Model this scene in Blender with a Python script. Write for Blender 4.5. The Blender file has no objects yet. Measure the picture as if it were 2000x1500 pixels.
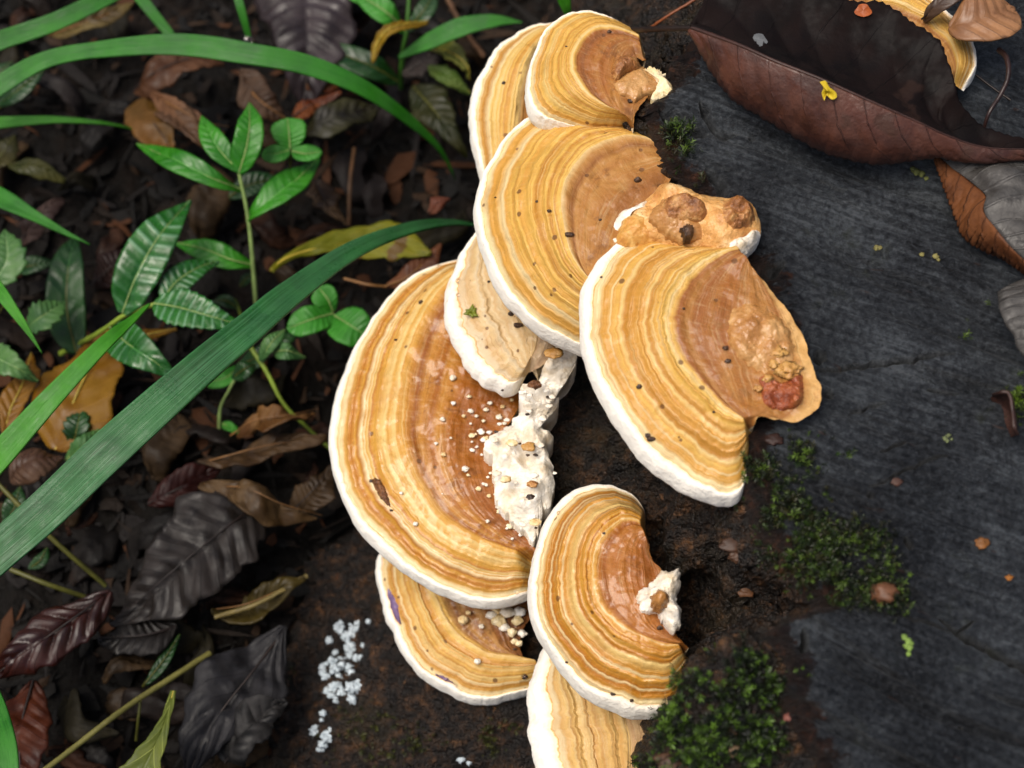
import bpy, math, random
import numpy as np
from mathutils import Vector
from mathutils.kdtree import KDTree

S = bpy.context.scene
C = S.collection
S.unit_settings.system = 'METRIC'
S.unit_settings.scale_length = 0.1          # one unit is ten centimetres
# ------------------------------------------------------------------ camera
PITCH = math.radians(66); DIST = 3.4
TX = 1.0 / DIST
FWD = np.array([0, math.cos(PITCH), -math.sin(PITCH)])
UPV = np.array([0, math.sin(PITCH), math.cos(PITCH)])
RGT = np.array([1.0, 0, 0])
TGT = np.array([0, 0, -0.3])
CPOS = TGT - FWD * DIST
cam = bpy.data.cameras.new('camera')
camo = bpy.data.objects.new('camera', cam); C.objects.link(camo)
camo.location = CPOS; camo.rotation_euler = (math.pi / 2 - PITCH, 0, 0)
cam.sensor_width = 36; cam.lens = 18 / TX
cam.clip_start = 0.05; cam.clip_end = 500
cam.dof.use_dof = True
cam.dof.focus_distance = 3.32
cam.dof.aperture_fstop = 1.7
S.camera = camo
# ------------------------------------------------------------------ world, sun, exposure
SUN_EL = math.radians(70); SUN_AZ = math.radians(-95)     # azimuth from +Y towards +X
w = bpy.data.worlds.new('World'); S.world = w; w.use_nodes = True
wn = w.node_tree
sky = wn.nodes.new('ShaderNodeTexSky'); sky.sky_type = 'NISHITA'; sky.sun_disc = False
sky.sun_elevation = SUN_EL; sky.sun_rotation = SUN_AZ; sky.dust_density = 7.0; sky.ozone_density = 0.3; sky.air_density = 1.0
bg = wn.nodes.get('Background'); bg.inputs['Strength'].default_value = 0.075
wn.links.new(sky.outputs[0], bg.inputs['Color'])
sl = bpy.data.lights.new('sun', 'SUN'); sl.energy = 1.75; sl.angle = math.radians(38); sl.color = (1, 0.955, 0.88)
so = bpy.data.objects.new('sun', sl); C.objects.link(so)
sd = Vector((math.sin(SUN_AZ) * math.cos(SUN_EL), math.cos(SUN_AZ) * math.cos(SUN_EL), math.sin(SUN_EL)))
so.rotation_euler = sd.to_track_quat('Z', 'Y').to_euler()
S.view_settings.view_transform = 'Standard'; S.view_settings.look = 'None'
S.view_settings.exposure = 0.74; S.view_settings.gamma = 1.0; S.view_settings.use_curve_mapping = False
S.cycles.use_denoising = True
S.cycles.max_bounces = 6

# ================================================================== helpers
def P(px, py, z):
    """photo pixel -> world point on the level z (arrays allowed)"""
    px, py, z = np.broadcast_arrays(np.asarray(px, float), np.asarray(py, float), np.asarray(z, float))
    d = FWD + ((px - 1000) / 1000 * TX)[..., None] * RGT - ((py - 750) / 1000 * TX)[..., None] * UPV
    k = (z - CPOS[2]) / d[..., 2]
    return CPOS + d * k[..., None]

def proj(p):
    q = p - CPOS; f = q @ FWD
    return 1000 + (q @ RGT) / f / TX * 1000, 750 - (q @ UPV) / f / TX * 1000

def pxw(p):
    return ((np.asarray(p) - CPOS) @ FWD) * TX / 1000          # world size of one photo pixel there

def hsh(ix, iy, iz, seed):
    h = (ix * 374761393 + iy * 668265263 + iz * 2147483647 + seed * 1274126177) & 0xFFFFFFFF
    h = ((h ^ (h >> 13)) * 1274126177) & 0xFFFFFFFF
    h = ((h ^ (h >> 16)) * 2246822519) & 0xFFFFFFFF
    return ((h ^ (h >> 15)) & 0xFFFFFF) / float(0xFFFFFF)

def vn(p, seed=0):
    p = np.asarray(p, float)
    i = np.floor(p).astype(np.int64); f = p - i; f = f * f * (3 - 2 * f)
    r = 0
    for a in (0, 1):
        for b in (0, 1):
            for c in (0, 1):
                wgt = (f[..., 0] if a else 1 - f[..., 0]) * (f[..., 1] if b else 1 - f[..., 1]) * (f[..., 2] if c else 1 - f[..., 2])
                r = r + wgt * hsh(i[..., 0] + a, i[..., 1] + b, i[..., 2] + c, seed)
    return r * 2 - 1

def fbm(p, seed=0, oct=4, gain=0.5):
    r = 0; a = 1.0
    for k in range(oct):
        r = r + a * vn(np.asarray(p) * (2.03 ** k), seed + k * 17); a *= gain
    return r

def n1(x, seed=0, oct=3):
    x = np.asarray(x, float)
    return fbm(np.stack([x, np.zeros_like(x) + seed * 3.7, np.zeros_like(x)], -1), seed, oct)

def sstep(a, b, x):
    t = np.clip((x - a) / (b - a), 0, 1); return t * t * (3 - 2 * t)

def crs(pts, n, arc=True):
    """Catmull-Rom through the points, n samples (by arc length of the first two columns, or evenly by control point)"""
    p = np.asarray(pts, float); k = len(p)
    q = np.vstack([2 * p[0] - p[1], p, 2 * p[-1] - p[-2]])
    t = np.linspace(0, k - 1, max(n, 60 * k) if arc else n)
    i = np.minimum(t.astype(int), k - 2); f = (t - i)[:, None]
    a, b, c, d = q[i], q[i + 1], q[i + 2], q[i + 3]
    r = 0.5 * (2 * b + (c - a) * f + (2 * a - 5 * b + 4 * c - d) * f ** 2 + (3 * b - a - 3 * c + d) * f ** 3)
    if not arc: return r
    s = np.r_[0, np.cumsum(np.linalg.norm(np.diff(r[:, :2], axis=0), axis=1))]
    u = np.linspace(0, s[-1], n)
    return np.stack([np.interp(u, s, r[:, j]) for j in range(r.shape[1])], 1)

def lin(c, k=1.0):
    return tuple((((x / 255) / 12.92) if x / 255 <= 0.04045 else ((x / 255 + 0.055) / 1.055) ** 2.4) * k for x in c)

# ------------------------------------------------------------------ objects
def empty(name, label, cat, loc, group=None):
    o = bpy.data.objects.new(name, None); C.objects.link(o)
    o.location = loc; o.empty_display_size = 0.02
    o['label'] = label; o['category'] = cat
    if group: o['group'] = group
    return o

def tag(o, label=None, cat=None, group=None, kind=None):
    if label: o['label'] = label
    if cat: o['category'] = cat
    if group: o['group'] = group
    if kind: o['kind'] = kind
    return o

def world_loc(o):
    v = Vector((0, 0, 0))
    while o is not None: v = v + o.location; o = o.parent
    return np.array(v)

def mesh_obj(name, verts, faces, material, parent=None, attrs=None, normals=None, loc=None, smooth=True):
    verts = np.asarray(verts, float).reshape(-1, 3); faces = np.asarray(faces, np.int64)
    base = world_loc(parent) if parent else (np.array(loc) if loc is not None else np.zeros(3))
    me = bpy.data.meshes.new(name)
    me.vertices.add(len(verts)); me.vertices.foreach_set('co', (verts - base).astype(np.float32).ravel())
    k = faces.shape[1]
    me.loops.add(faces.size); me.loops.foreach_set('vertex_index', faces.ravel().astype(np.int32))
    me.polygons.add(len(faces)); me.polygons.foreach_set('loop_start', np.arange(0, faces.size, k, dtype=np.int32))
    if smooth: me.polygons.foreach_set('use_smooth', np.ones(len(faces), bool))
    for an, av in (attrs or {}).items():
        av = np.asarray(av, np.float32)
        if av.ndim == 2 and av.shape[1] == 4:
            at = me.attributes.new(an, 'FLOAT_COLOR', 'POINT'); at.data.foreach_set('color', av.ravel())
        else:
            at = me.attributes.new(an, 'FLOAT', 'POINT'); at.data.foreach_set('value', av.ravel())
    me.update(calc_edges=True)
    if normals is not None:
        me.normals_split_custom_set_from_vertices(np.asarray(normals, np.float32).reshape(-1, 3).tolist())
    if material: me.materials.append(material)
    o = bpy.data.objects.new(name, me); C.objects.link(o)
    if parent: o.parent = parent
    elif loc is not None: o.location = loc
    return o

def grid_faces(nu, nv, cu=False, cv=False, flip=False):
    a = np.arange(nu if cu else nu - 1); b = np.arange(nv if cv else nv - 1)
    i, j = np.meshgrid(a, b, indexing='ij'); i2 = (i + 1) % nu; j2 = (j + 1) % nv
    f = np.stack([i * nv + j, i2 * nv + j, i2 * nv + j2, i * nv + j2], -1).reshape(-1, 4)
    return f[:, ::-1] if flip else f

def grid_normals(V):
    a = np.gradient(V, axis=0); b = np.gradient(V, axis=1); n = np.cross(a, b)
    return n / (np.linalg.norm(n, axis=-1, keepdims=True) + 1e-12)

def tube(pts, rad, k=8, wob=0, seed=0):
    p = np.asarray(pts, float); n = len(p); rad = np.broadcast_to(rad, (n,)).astype(float)
    T = np.gradient(p, axis=0); T /= np.linalg.norm(T, axis=1, keepdims=True) + 1e-12
    ref = np.array([0.13, 0.2, 0.97]); A = np.cross(T, ref); A /= np.linalg.norm(A, axis=1, keepdims=True) + 1e-9
    B = np.cross(T, A); th = np.arange(k) / k * 2 * math.pi
    R = rad[:, None] * np.ones(k)
    if wob: R = R * (1 + wob * vn(np.stack(np.meshgrid(np.arange(n) * 0.6, th * 1.3, [seed * 1.7], indexing='ij'), -1)[:, :, 0], seed))
    V = p[:, None] + R[..., None] * (np.cos(th)[None, :, None] * A[:, None] + np.sin(th)[None, :, None] * B[:, None])
    return V.reshape(-1, 3), grid_faces(n, k, cv=True)

def ico(sub=2):
    t = (1 + 5 ** .5) / 2
    v = [(-1, t, 0), (1, t, 0), (-1, -t, 0), (1, -t, 0), (0, -1, t), (0, 1, t), (0, -1, -t), (0, 1, -t), (t, 0, -1), (t, 0, 1), (-t, 0, -1), (-t, 0, 1)]
    f = [(0, 11, 5), (0, 5, 1), (0, 1, 7), (0, 7, 10), (0, 10, 11), (1, 5, 9), (5, 11, 4), (11, 10, 2), (10, 7, 6), (7, 1, 8), (3, 9, 4), (3, 4, 2), (3, 2, 6), (3, 6, 8), (3, 8, 9), (4, 9, 5), (2, 4, 11), (6, 2, 10), (8, 6, 7), (9, 8, 1)]
    v = [np.array(x) / np.linalg.norm(x) for x in v]
    for _ in range(sub):
        cache = {}; nf = []
        def mid(a, b):
            key = (min(a, b), max(a, b))
            if key not in cache:
                m = v[a] + v[b]; v.append(m / np.linalg.norm(m)); cache[key] = len(v) - 1
            return cache[key]
        for a, b, c in f:
            x, y, z = mid(a, b), mid(b, c), mid(c, a); nf += [(a, x, z), (b, y, x), (c, z, y), (x, y, z)]
        f = nf
    return np.array(v), np.array(f)
ICO1, ICO2, ICO3 = ico(1), ico(2), ico(3)

def blob(c, r, seed=0, lump=0.25, freq=1.6, src=None):
    v, f = src or ICO2
    d = 1 + lump * fbm(v * freq + seed * 5.3, seed, 3)
    return np.asarray(c) + v * d[:, None] * np.asarray(r), f

# ------------------------------------------------------------------ material helper
class M:
    def __init__(s, name):
        s.m = bpy.data.materials.new(name); s.m.use_nodes = True; s.t = s.m.node_tree; s.t.nodes.clear()
        s.out = s.t.nodes.new('ShaderNodeOutputMaterial'); s.b = s.t.nodes.new('ShaderNodeBsdfPrincipled')
        s.t.links.new(s.b.outputs[0], s.out.inputs[0]); s._tc = None
    def put(s, sock, v):
        if isinstance(v, bpy.types.NodeSocket): s.t.links.new(v, sock)
        elif hasattr(sock.default_value, '__len__'):
            v = tuple(v) if hasattr(v, '__len__') else (v,) * len(sock.default_value)
            if len(sock.default_value) == 4 and len(v) == 3: v = v + (1.0,)
            sock.default_value = v
        else: sock.default_value = v
    def set(s, **k):
        for a, v in k.items(): s.put(s.b.inputs[a.replace('_', ' ')], v)
        return s
    def obj(s):
        if not s._tc: s._tc = s.t.nodes.new('ShaderNodeTexCoord')
        return s._tc.outputs['Object']
    def attr(s, n, col=False):
        a = s.t.nodes.new('ShaderNodeAttribute'); a.attribute_name = n; return a.outputs['Color' if col else 'Fac']
    def math(s, op, a, b=0.0, c=None, clamp=False):
        n = s.t.nodes.new('ShaderNodeMath'); n.operation = op; n.use_clamp = clamp
        s.put(n.inputs[0], a); s.put(n.inputs[1], b)
        if c is not None: s.put(n.inputs[2], c)
        return n.outputs[0]
    def xyz(s, x=0.0, y=0.0, z=0.0):
        n = s.t.nodes.new('ShaderNodeCombineXYZ'); s.put(n.inputs[0], x); s.put(n.inputs[1], y); s.put(n.inputs[2], z); return n.outputs[0]
    def map(s, vec, scale=(1, 1, 1), rot=(0, 0, 0), loc=(0, 0, 0)):
        n = s.t.nodes.new('ShaderNodeMapping'); s.put(n.inputs[0], vec); n.inputs['Scale'].default_value = scale
        n.inputs['Rotation'].default_value = rot; n.inputs['Location'].default_value = loc; return n.outputs[0]
    def noise(s, vec=None, scale=5, detail=4, rough=0.55, dist=0.0):
        n = s.t.nodes.new('ShaderNodeTexNoise'); s.put(n.inputs['Vector'], vec if vec is not None else s.obj())
        s.put(n.inputs['Scale'], scale); n.inputs['Detail'].default_value = detail; n.inputs['Roughness'].default_value = rough
        n.inputs['Distortion'].default_value = dist; return n.outputs['Fac']
    def voro(s, vec=None, scale=10, feature='F1', out='Distance', rnd=1.0):
        n = s.t.nodes.new('ShaderNodeTexVoronoi'); n.feature = feature; s.put(n.inputs['Vector'], vec if vec is not None else s.obj())
        n.inputs['Scale'].default_value = scale; n.inputs['Randomness'].default_value = rnd; return n.outputs[out]
    def ramp(s, fac, stops, interp='LINEAR'):
        n = s.t.nodes.new('ShaderNodeValToRGB'); n.color_ramp.interpolation = interp; e = n.color_ramp.elements
        while len(e) < len(stops): e.new(0.5)
        for k, (p, c) in enumerate(sorted(stops, key=lambda x: x[0])):
            e[k].position = p
            e[k].color = (c, c, c, 1) if not hasattr(c, '__len__') else tuple(c) + (1,)
        s.put(n.inputs[0], fac); return n.outputs[0]
    def rng(s, v, a, b, c=0.0, d=1.0):
        n = s.t.nodes.new('ShaderNodeMapRange'); n.interpolation_type = 'SMOOTHSTEP'
        for k, x in zip(range(5), (v, a, b, c, d)): s.put(n.inputs[k], x)
        return n.outputs[0]
    def mix(s, fac, a, b, mode='MIX'):
        n = s.t.nodes.new('ShaderNodeMix'); n.data_type = 'RGBA'; n.blend_type = mode
        s.put(n.inputs[0], fac); s.put(n.inputs[6], a); s.put(n.inputs[7], b); return n.outputs[2]
    def bump(s, h, strength=0.5, dist=0.01, nrm=None):
        n = s.t.nodes.new('ShaderNodeBump'); n.inputs['Strength'].default_value = strength; n.inputs['Distance'].default_value = dist
        s.put(n.inputs['Height'], h)
        if nrm is not None: s.put(n.inputs['Normal'], nrm)
        return n.outputs[0]
    def translucent(s, col, fac):
        t = s.t.nodes.new('ShaderNodeBsdfTranslucent'); s.put(t.inputs[0], col)
        mx = s.t.nodes.new('ShaderNodeMixShader'); s.put(mx.inputs[0], fac)
        s.t.links.new(s.b.outputs[0], mx.inputs[1]); s.t.links.new(t.outputs[0], mx.inputs[2]); s.t.links.new(mx.outputs[0], s.out.inputs[0])

# ================================================================== ground
def soil_mat():
    m = M('wet_dark_soil')
    n = m.noise(scale=9, detail=8, rough=0.7); n2 = m.noise(scale=60, detail=4)
    col = m.ramp(n, [(0.3, lin((4, 3, 2))), (0.5, lin((11, 8, 5))), (0.62, lin((22, 15, 10))), (0.75, lin((36, 26, 18)))])
    m.set(Base_Color=col, Roughness=m.rng(n2, .3, .7, .55, .9), Specular_IOR_Level=0.15,
          Normal=m.bump(m.math('ADD', n, m.math('MULTIPLY', n2, .4)), 0.9, 0.03))
    return m.m
NG = 260
ax = np.sign(np.linspace(-1, 1, NG)) * (np.abs(np.linspace(-1, 1, NG)) * 1.9 + 80 * np.abs(np.linspace(-1, 1, NG)) ** 14)
gx, gy = np.meshgrid(ax - 0.3, ax, indexing='ij')
gp = np.stack([gx, gy, 0 * gx], -1)
gz = -1.04 + 0.05 * fbm(gp * 2.2, 3, 3) + 0.03 * fbm(gp * 9, 4, 4) + 0.004 * np.hypot(gx, gy).clip(3) * fbm(gp * .05, 9, 2)
gp[..., 2] = gz
mesh_obj('ground', gp, grid_faces(NG, NG), soil_mat())['kind'] = 'structure'

# ================================================================== stump
NS_ = 1000
rim_c = [(2100, -640), (1650, -350), (1430, -60), (1335, 75), (1300, 150), (1262, 212), (1318, 330), (1440, 470), (1500, 600), (1500, 760), (1462, 860), (1470, 980),
         (1556, 1090), (1590, 1178), (1500, 1228), (1542, 1300), (1548, 1400), (1612, 1500), (1720, 1650), (2100, 1900)]
right_c = [(2100, -640), (2350, -420), (2450, -150), (2460, 0), (2460, 100), (2460, 200), (2460, 320), (2460, 430), (2460, 560), (2460, 700), (2460, 820), (2460, 930),
           (2460, 1040), (2460, 1140), (2460, 1240), (2460, 1340), (2450, 1430), (2430, 1540), (2350, 1700), (2100, 1900)]
m1_c = [(2100, -660, -.25), (1600, -380, -.25), (1370, -80, -.2), (1265, 60, -.2), (1235, 160, -.25), (1185, 250, -.25), (1235, 380, -.25), (1330, 520, -.25), (1330, 640, -.25), (1300, 760, -.25), (1270, 880, -.28), (1290, 1000, -.3),
        (1330, 1110, -.34), (1400, 1180, -.42), (1400, 1285, -.12), (1335, 1310, -.10), (1290, 1400, -.12), (1240, 1500, -.14), (1200, 1660, -.2), (2090, 1930, -.25)]
m2_c = [(2090, -690, -.6), (1500, -420, -.6), (1270, -130, -.55), (1180, 40, -.6), (1150, 180, -.55), (1100, 300, -.55), (1110, 440, -.55), (1130, 580, -.55), (1120, 700, -.55), (1075, 830, -.55), (1065, 950, -.57), (1080, 1080, -.6),
        (1110, 1200, -.68), (1150, 1290, -.72), (1235, 1335, -.62), (1222, 1400, -.64), (1205, 1455, -.68), (1180, 1540, -.72), (1150, 1690, -.72), (2080, 1960, -.6)]
b_c = [(2070, -720, -1.06), (1380, -470, -1.06), (1160, -180, -1.06), (1080, 30, -1.06), (1030, 180, -1.06), (960, 330, -1.06), (900, 480, -1.06), (850, 620, -1.06), (760, 760, -1.06), (700, 880, -1.06), (660, 980, -1.06), (600, 1080, -1.06),
       (560, 1170, -1.06), (525, 1250, -1.06), (500, 1330, -1.06), (480, 1400, -1.06), (460, 1480, -1.06), (440, 1570, -1.06), (430, 1740, -1.06), (2050, 1990, -1.06)]
sI = np.linspace(0, 1, NS_)
fr = crs(rim_c, NS_, arc=False)
endt = np.minimum(sstep(0, .06, sI), sstep(0, .06, 1 - sI))
fr[:, 0] += endt * (9 * n1(sI * 95, 1, 3) + 5 * n1(sI * 260, 2, 2)); fr[:, 1] += endt * (7 * n1(sI * 110, 3, 3))
rc = crs(right_c, NS_, arc=False)
NT_ = 560
tI = np.linspace(0, 1, NT_) ** 1.35
cpx = fr[:, None, :] * (1 - tI[None, :, None]) + rc[:, None, :] * tI[None, :, None]
CUT = P(cpx[..., 0], cpx[..., 1], 0.0)
CRACKS = [([(1590, 722), (1640, 718), (1700, 712), (1760, 704), (1800, 698), (1862, 692)], 3.0, .02),
          ([(1835, 1212), (1880, 1244), (1930, 1272), (2000, 1306), (2080, 1345)], 4.0, .025),
          ([(1660, 806), (1730, 785)], 2, .01), ([(1720, 880), (1775, 862)], 2, .01), ([(1700, 950), (1800, 905), (1850, 890)], 2, .008),
          ([(1810, 763), (1870, 772)], 2, .01), ([(1600, 352), (1660, 372)], 2, .006), ([(1290, 205), (1350, 245), (1385, 268)], 7, .03), ([(1365, 200), (1400, 250), (1438, 262)], 5, .025),
          ([(1380, 330), (1410, 355), (1412, 380)], 6, .03), ([(1450, 500), (1500, 520), (1535, 512)], 7, .03), ([(1570, 1228), (1574, 1250), (1566, 1275)], 4, .03),
          ([(1770, 1048), (1785, 1066)], 4, .02), ([(1592, 690), (1612, 700)], 6, .03), ([(1610, 768), (1630, 766)], 5, .03), ([(1700, 1190), (1790, 1210), (1850, 1235)], 2, .006), ([(1870, 1235), (1905, 1215)], 2, .01)]
def crack_depth(px, py):
    r = np.zeros_like(px)
    for pts, wd, dp in CRACKS:
        q = crs(pts, 120) if len(pts) > 2 else np.linspace(pts[0], pts[1], 60)
        box = (px > q[:, 0].min() - 20) & (px < q[:, 0].max() + 20) & (py > q[:, 1].min() - 20) & (py < q[:, 1].max() + 20)
        if not box.any(): continue
        a = np.stack([px[box], py[box]], 1)
        a = a + 2.5 * np.stack([n1(a[:, 0] * .06, 5, 2), n1(a[:, 0] * .07, 6, 2)], 1)
        d = np.full(len(a), 1e9); k = np.zeros(len(a))
        for i in range(len(q)):
            dd = np.hypot(a[:, 0] - q[i, 0], a[:, 1] - q[i, 1]); better = dd < d; d[better] = dd[better]; k[better] = i / (len(q) - 1)
        taper = np.clip(np.minimum(k, 1 - k) * 4 + .25, 0, 1)
        r[box] = np.maximum(r[box], 2.6 * dp * np.exp(-(d / (1.15 * wd * taper)) ** 2))
    for hx, hy, hr in [(1703, 963, 5), (1878, 1422, 3), (1470, 266, 5)]:
        r = np.maximum(r, .03 * np.exp(-((px - hx) ** 2 + (py - hy) ** 2) / hr ** 2))
    return r
xy0 = CUT.copy(); xy0[..., 2] = 0
rot = math.radians(24)
gu = xy0[..., 0] * math.cos(rot) - xy0[..., 1] * math.sin(rot); gv = xy0[..., 0] * math.sin(rot) + xy0[..., 1] * math.cos(rot)
gw = gv + .05 * fbm(xy0 * 1.4, 21, 2)
grain = fbm(np.stack([gu * 2.2, gw * 46, 0 * gu], -1), 31, 3)
drim = np.linalg.norm(CUT - CUT[:, :1], axis=-1)
CUT[..., 2] = (.012 * fbm(xy0 * 2.3, 41, 3) + .003 * grain - .012 * sstep(.32, .6, fbm(np.stack([gu * 1.6, gw * 30, 0 * gu + 4], -1), 35, 3)) * sstep(-.1, .35, fbm(xy0 * 2.2, 37, 2)) + .0016 * fbm(xy0 * 70, 51, 2) - crack_depth(cpx[..., 0], cpx[..., 1])
               - .03 * np.exp(-drim / .035) * (1 + 1.3 * fbm(xy0 * 14, 61, 3)) - .02 * np.exp(-drim / .012))
def wood_mat():
    m = M('wet_slate_dark_wood'); o = m.obj()
    warp = m.noise(o, 2.0, 2)
    ro = m.map(o, rot=(0, 0, math.radians(24)))
    sx = m.t.nodes.new('ShaderNodeSeparateXYZ'); m.put(sx.inputs[0], ro)
    vy = m.math('ADD', sx.outputs[1], m.math('MULTIPLY', warp, .12))
    gr = m.noise(m.xyz(m.math('MULTIPLY', sx.outputs[0], 3.2), m.math('MULTIPLY', vy, 95.0), 0.0), 1.0, 5, .65)
    sp = m.noise(o, 130, 7, .78); sp2 = m.noise(o, 420, 3, .6); big = m.noise(o, 3.2, 5, .6)
    fib = m.noise(m.xyz(m.math('MULTIPLY', sx.outputs[0], 36.0), m.math('MULTIPLY', vy, 330.0), 0.0), 1.0, 3, .6)
    col = m.ramp(m.math('ADD', m.math('ADD', m.math('MULTIPLY', gr, .22), m.math('MULTIPLY', big, .43)), m.math('MULTIPLY', m.noise(o, 90, 6, .75), .35)),
                 [(.39, lin((12, 13, 15))), (.455, lin((36, 38, 42))), (.52, lin((66, 70, 75))), (.6, lin((112, 118, 123)))])  # palest stops put some sky sheen and glint into the colour
    col = m.mix(m.math('MULTIPLY', m.rng(sp, .52, .68), .6), col, lin((98, 104, 110)))  # pale speckle painted for the small wet glints
    col = m.mix(m.rng(m.noise(o, 6.5, 5, .65), .6, .74), col, lin((52, 56, 36)))
    rust = m.math('MULTIPLY', m.rng(m.noise(m.xyz(m.math('MULTIPLY', sx.outputs[0], 14.0), m.math('MULTIPLY', vy, 60.0), 3.0), 1.0, 3), .68, .76), .55)
    col = m.mix(rust, col, lin((92, 60, 42)))
    ed = m.math('ADD', m.attr('rim'), m.math('MULTIPLY', m.math('SUBTRACT', m.noise(o, 16, 5, .7), .5), .16))
    col = m.mix(m.rng(ed, .046, .034, 0, .95), col, m.ramp(m.noise(o, 40, 4, .65), [(.35, lin((16, 10, 7))), (.55, lin((46, 26, 16))), (.72, lin((92, 52, 28)))]))
    damp = m.noise(o, 1.7, 4, .6)
    col = m.mix(m.rng(damp, .45, .68, 0, .4), col, lin((20, 22, 25)))
    h = m.math('ADD', m.math('ADD', m.math('MULTIPLY', gr, .55), m.math('MULTIPLY', sp, 1.1)), m.math('ADD', m.math('MULTIPLY', sp2, .3), m.math('MULTIPLY', fib, .5)))
    m.set(Base_Color=col, Roughness=m.rng(sp, .35, .65, .3, .55), Specular_IOR_Level=.5, Normal=m.bump(h, 1.0, .032))
    return m.m
def rot_mat():
    m = M('rotten_wet_bark'); o = m.obj()
    a = m.noise(o, 5, 6, .65); b = m.noise(m.map(o, (34, 34, 9)), 1, 5, .65); c = m.noise(o, 120, 3)
    col = m.ramp(b, [(.3, lin((6, 4, 3))), (.48, lin((20, 13, 8))), (.59, lin((48, 32, 19))), (.72, lin((92, 62, 36)))])
    col = m.mix(m.math('MULTIPLY', m.rng(a, .5, .68), .55), col, lin((40, 32, 15)))
    sx = m.t.nodes.new('ShaderNodeSeparateXYZ'); m.put(sx.inputs[0], o)
    col = m.mix(m.rng(m.noise(o, 30, 4), .66, .74, 0, .6), col, lin((120, 84, 52)))
    m.set(Base_Color=col, Roughness=m.rng(c, .3, .7, .28, .75), Specular_IOR_Level=.4,
          Normal=m.bump(m.math('ADD', b, m.math('MULTIPLY', c, .5)), 1.0, .03))
    return m.m
stump = empty('tree_stump', 'dark wet rotting stump whose grey cut face fills the right side', 'tree stump', (0.9, 0, -1))
mesh_obj('cut_face', CUT, grid_faces(NS_, NT_, flip=True), wood_mat(), stump, dict(rim=drim.ravel()))
W0 = CUT[:, 0]
def wc(c):
    q = crs(c, NS_, arc=False); return P(q[:, 0], q[:, 1], q[:, 2])
W1, W2, W3 = wc(m1_c), wc(m2_c), wc(b_c)
NW = 170
wI = np.linspace(0, 3, NW); WALL = np.zeros((NS_, NW, 3))
ctrl = [2 * W0 - W1, W0, W1, W2, W3, 2 * W3 - W2]
for j, tt in enumerate(wI):
    i = min(int(tt), 2); f = tt - i; a, b, c, d = ctrl[i:i + 4]
    WALL[:, j] = .5 * (2 * b + (c - a) * f + (2 * a - 5 * b + 4 * c - d) * f ** 2 + (3 * b - a - 3 * c + d) * f ** 3)
wn_ = grid_normals(WALL); wn_ *= np.sign((wn_[..., 2:3]).mean())
amp = sstep(0, .25, wI)[None, :, None]
dd = .05 * fbm(WALL * 4.5, 71, 3) + .03 * np.abs(fbm(WALL * np.array([17, 17, 7]), 72, 3)) - .02 + .008 * fbm(WALL * 55, 73, 2)
WALL = WALL + amp * wn_ * dd[..., None]
mesh_obj('rotten_side', WALL, grid_faces(NS_, NW), rot_mat(), stump)
R0 = CUT[:, -1]; RB = []
for k in np.linspace(0, 1, 14):
    q = R0 + np.array([0.16, 0, 0]) * k * endt[:, None]; q[:, 2] = R0[:, 2] * (1 - k) - 1.06 * k
    q[:, 0] += endt * k * (1 - k * .3) * .06 * fbm(q * 6, 75, 3); RB.append(q)
mesh_obj('bark', np.stack(RB, 1), grid_faces(NS_, 14, flip=True), bpy.data.materials['rotten_wet_bark'], stump)

SV = np.vstack([CUT.reshape(-1, 3), WALL.reshape(-1, 3)])
SN = np.vstack([np.tile([0, 0, 1.0], (CUT.shape[0] * CUT.shape[1], 1)), wn_.reshape(-1, 3)])
SPX = np.stack(proj(SV), 1)
def on_stump(px, py, n=1):
    """the stump surface that a ray through this pixel meets first (topmost of the nearest vertices)"""
    d = (SPX[:, 0] - px) ** 2 + (SPX[:, 1] - py) ** 2
    k = np.where(d < 64)[0]
    if len(k) == 0: k = np.array([np.argmin(d)])
    dep = (SV[k] - CPOS) @ FWD
    i = k[np.argmin(dep + .01 * np.sqrt(d[k]))]
    return SV[i], SN[i]

# ================================================================== bracket fungi
def relief(t, seed, n=26):
    """terraced growth zones: heights along the radius"""
    rng = np.random.RandomState(seed); pos = np.sort(rng.rand(n)) ; a = rng.rand(n) * .8 + .2
    wd = rng.rand(n) * .012 + .006; r = 0 * t
    for p, k, s in zip(pos, a, wd): r = r + k * np.exp(-((t - p) / s) ** 2)
    return r - .5

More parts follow.
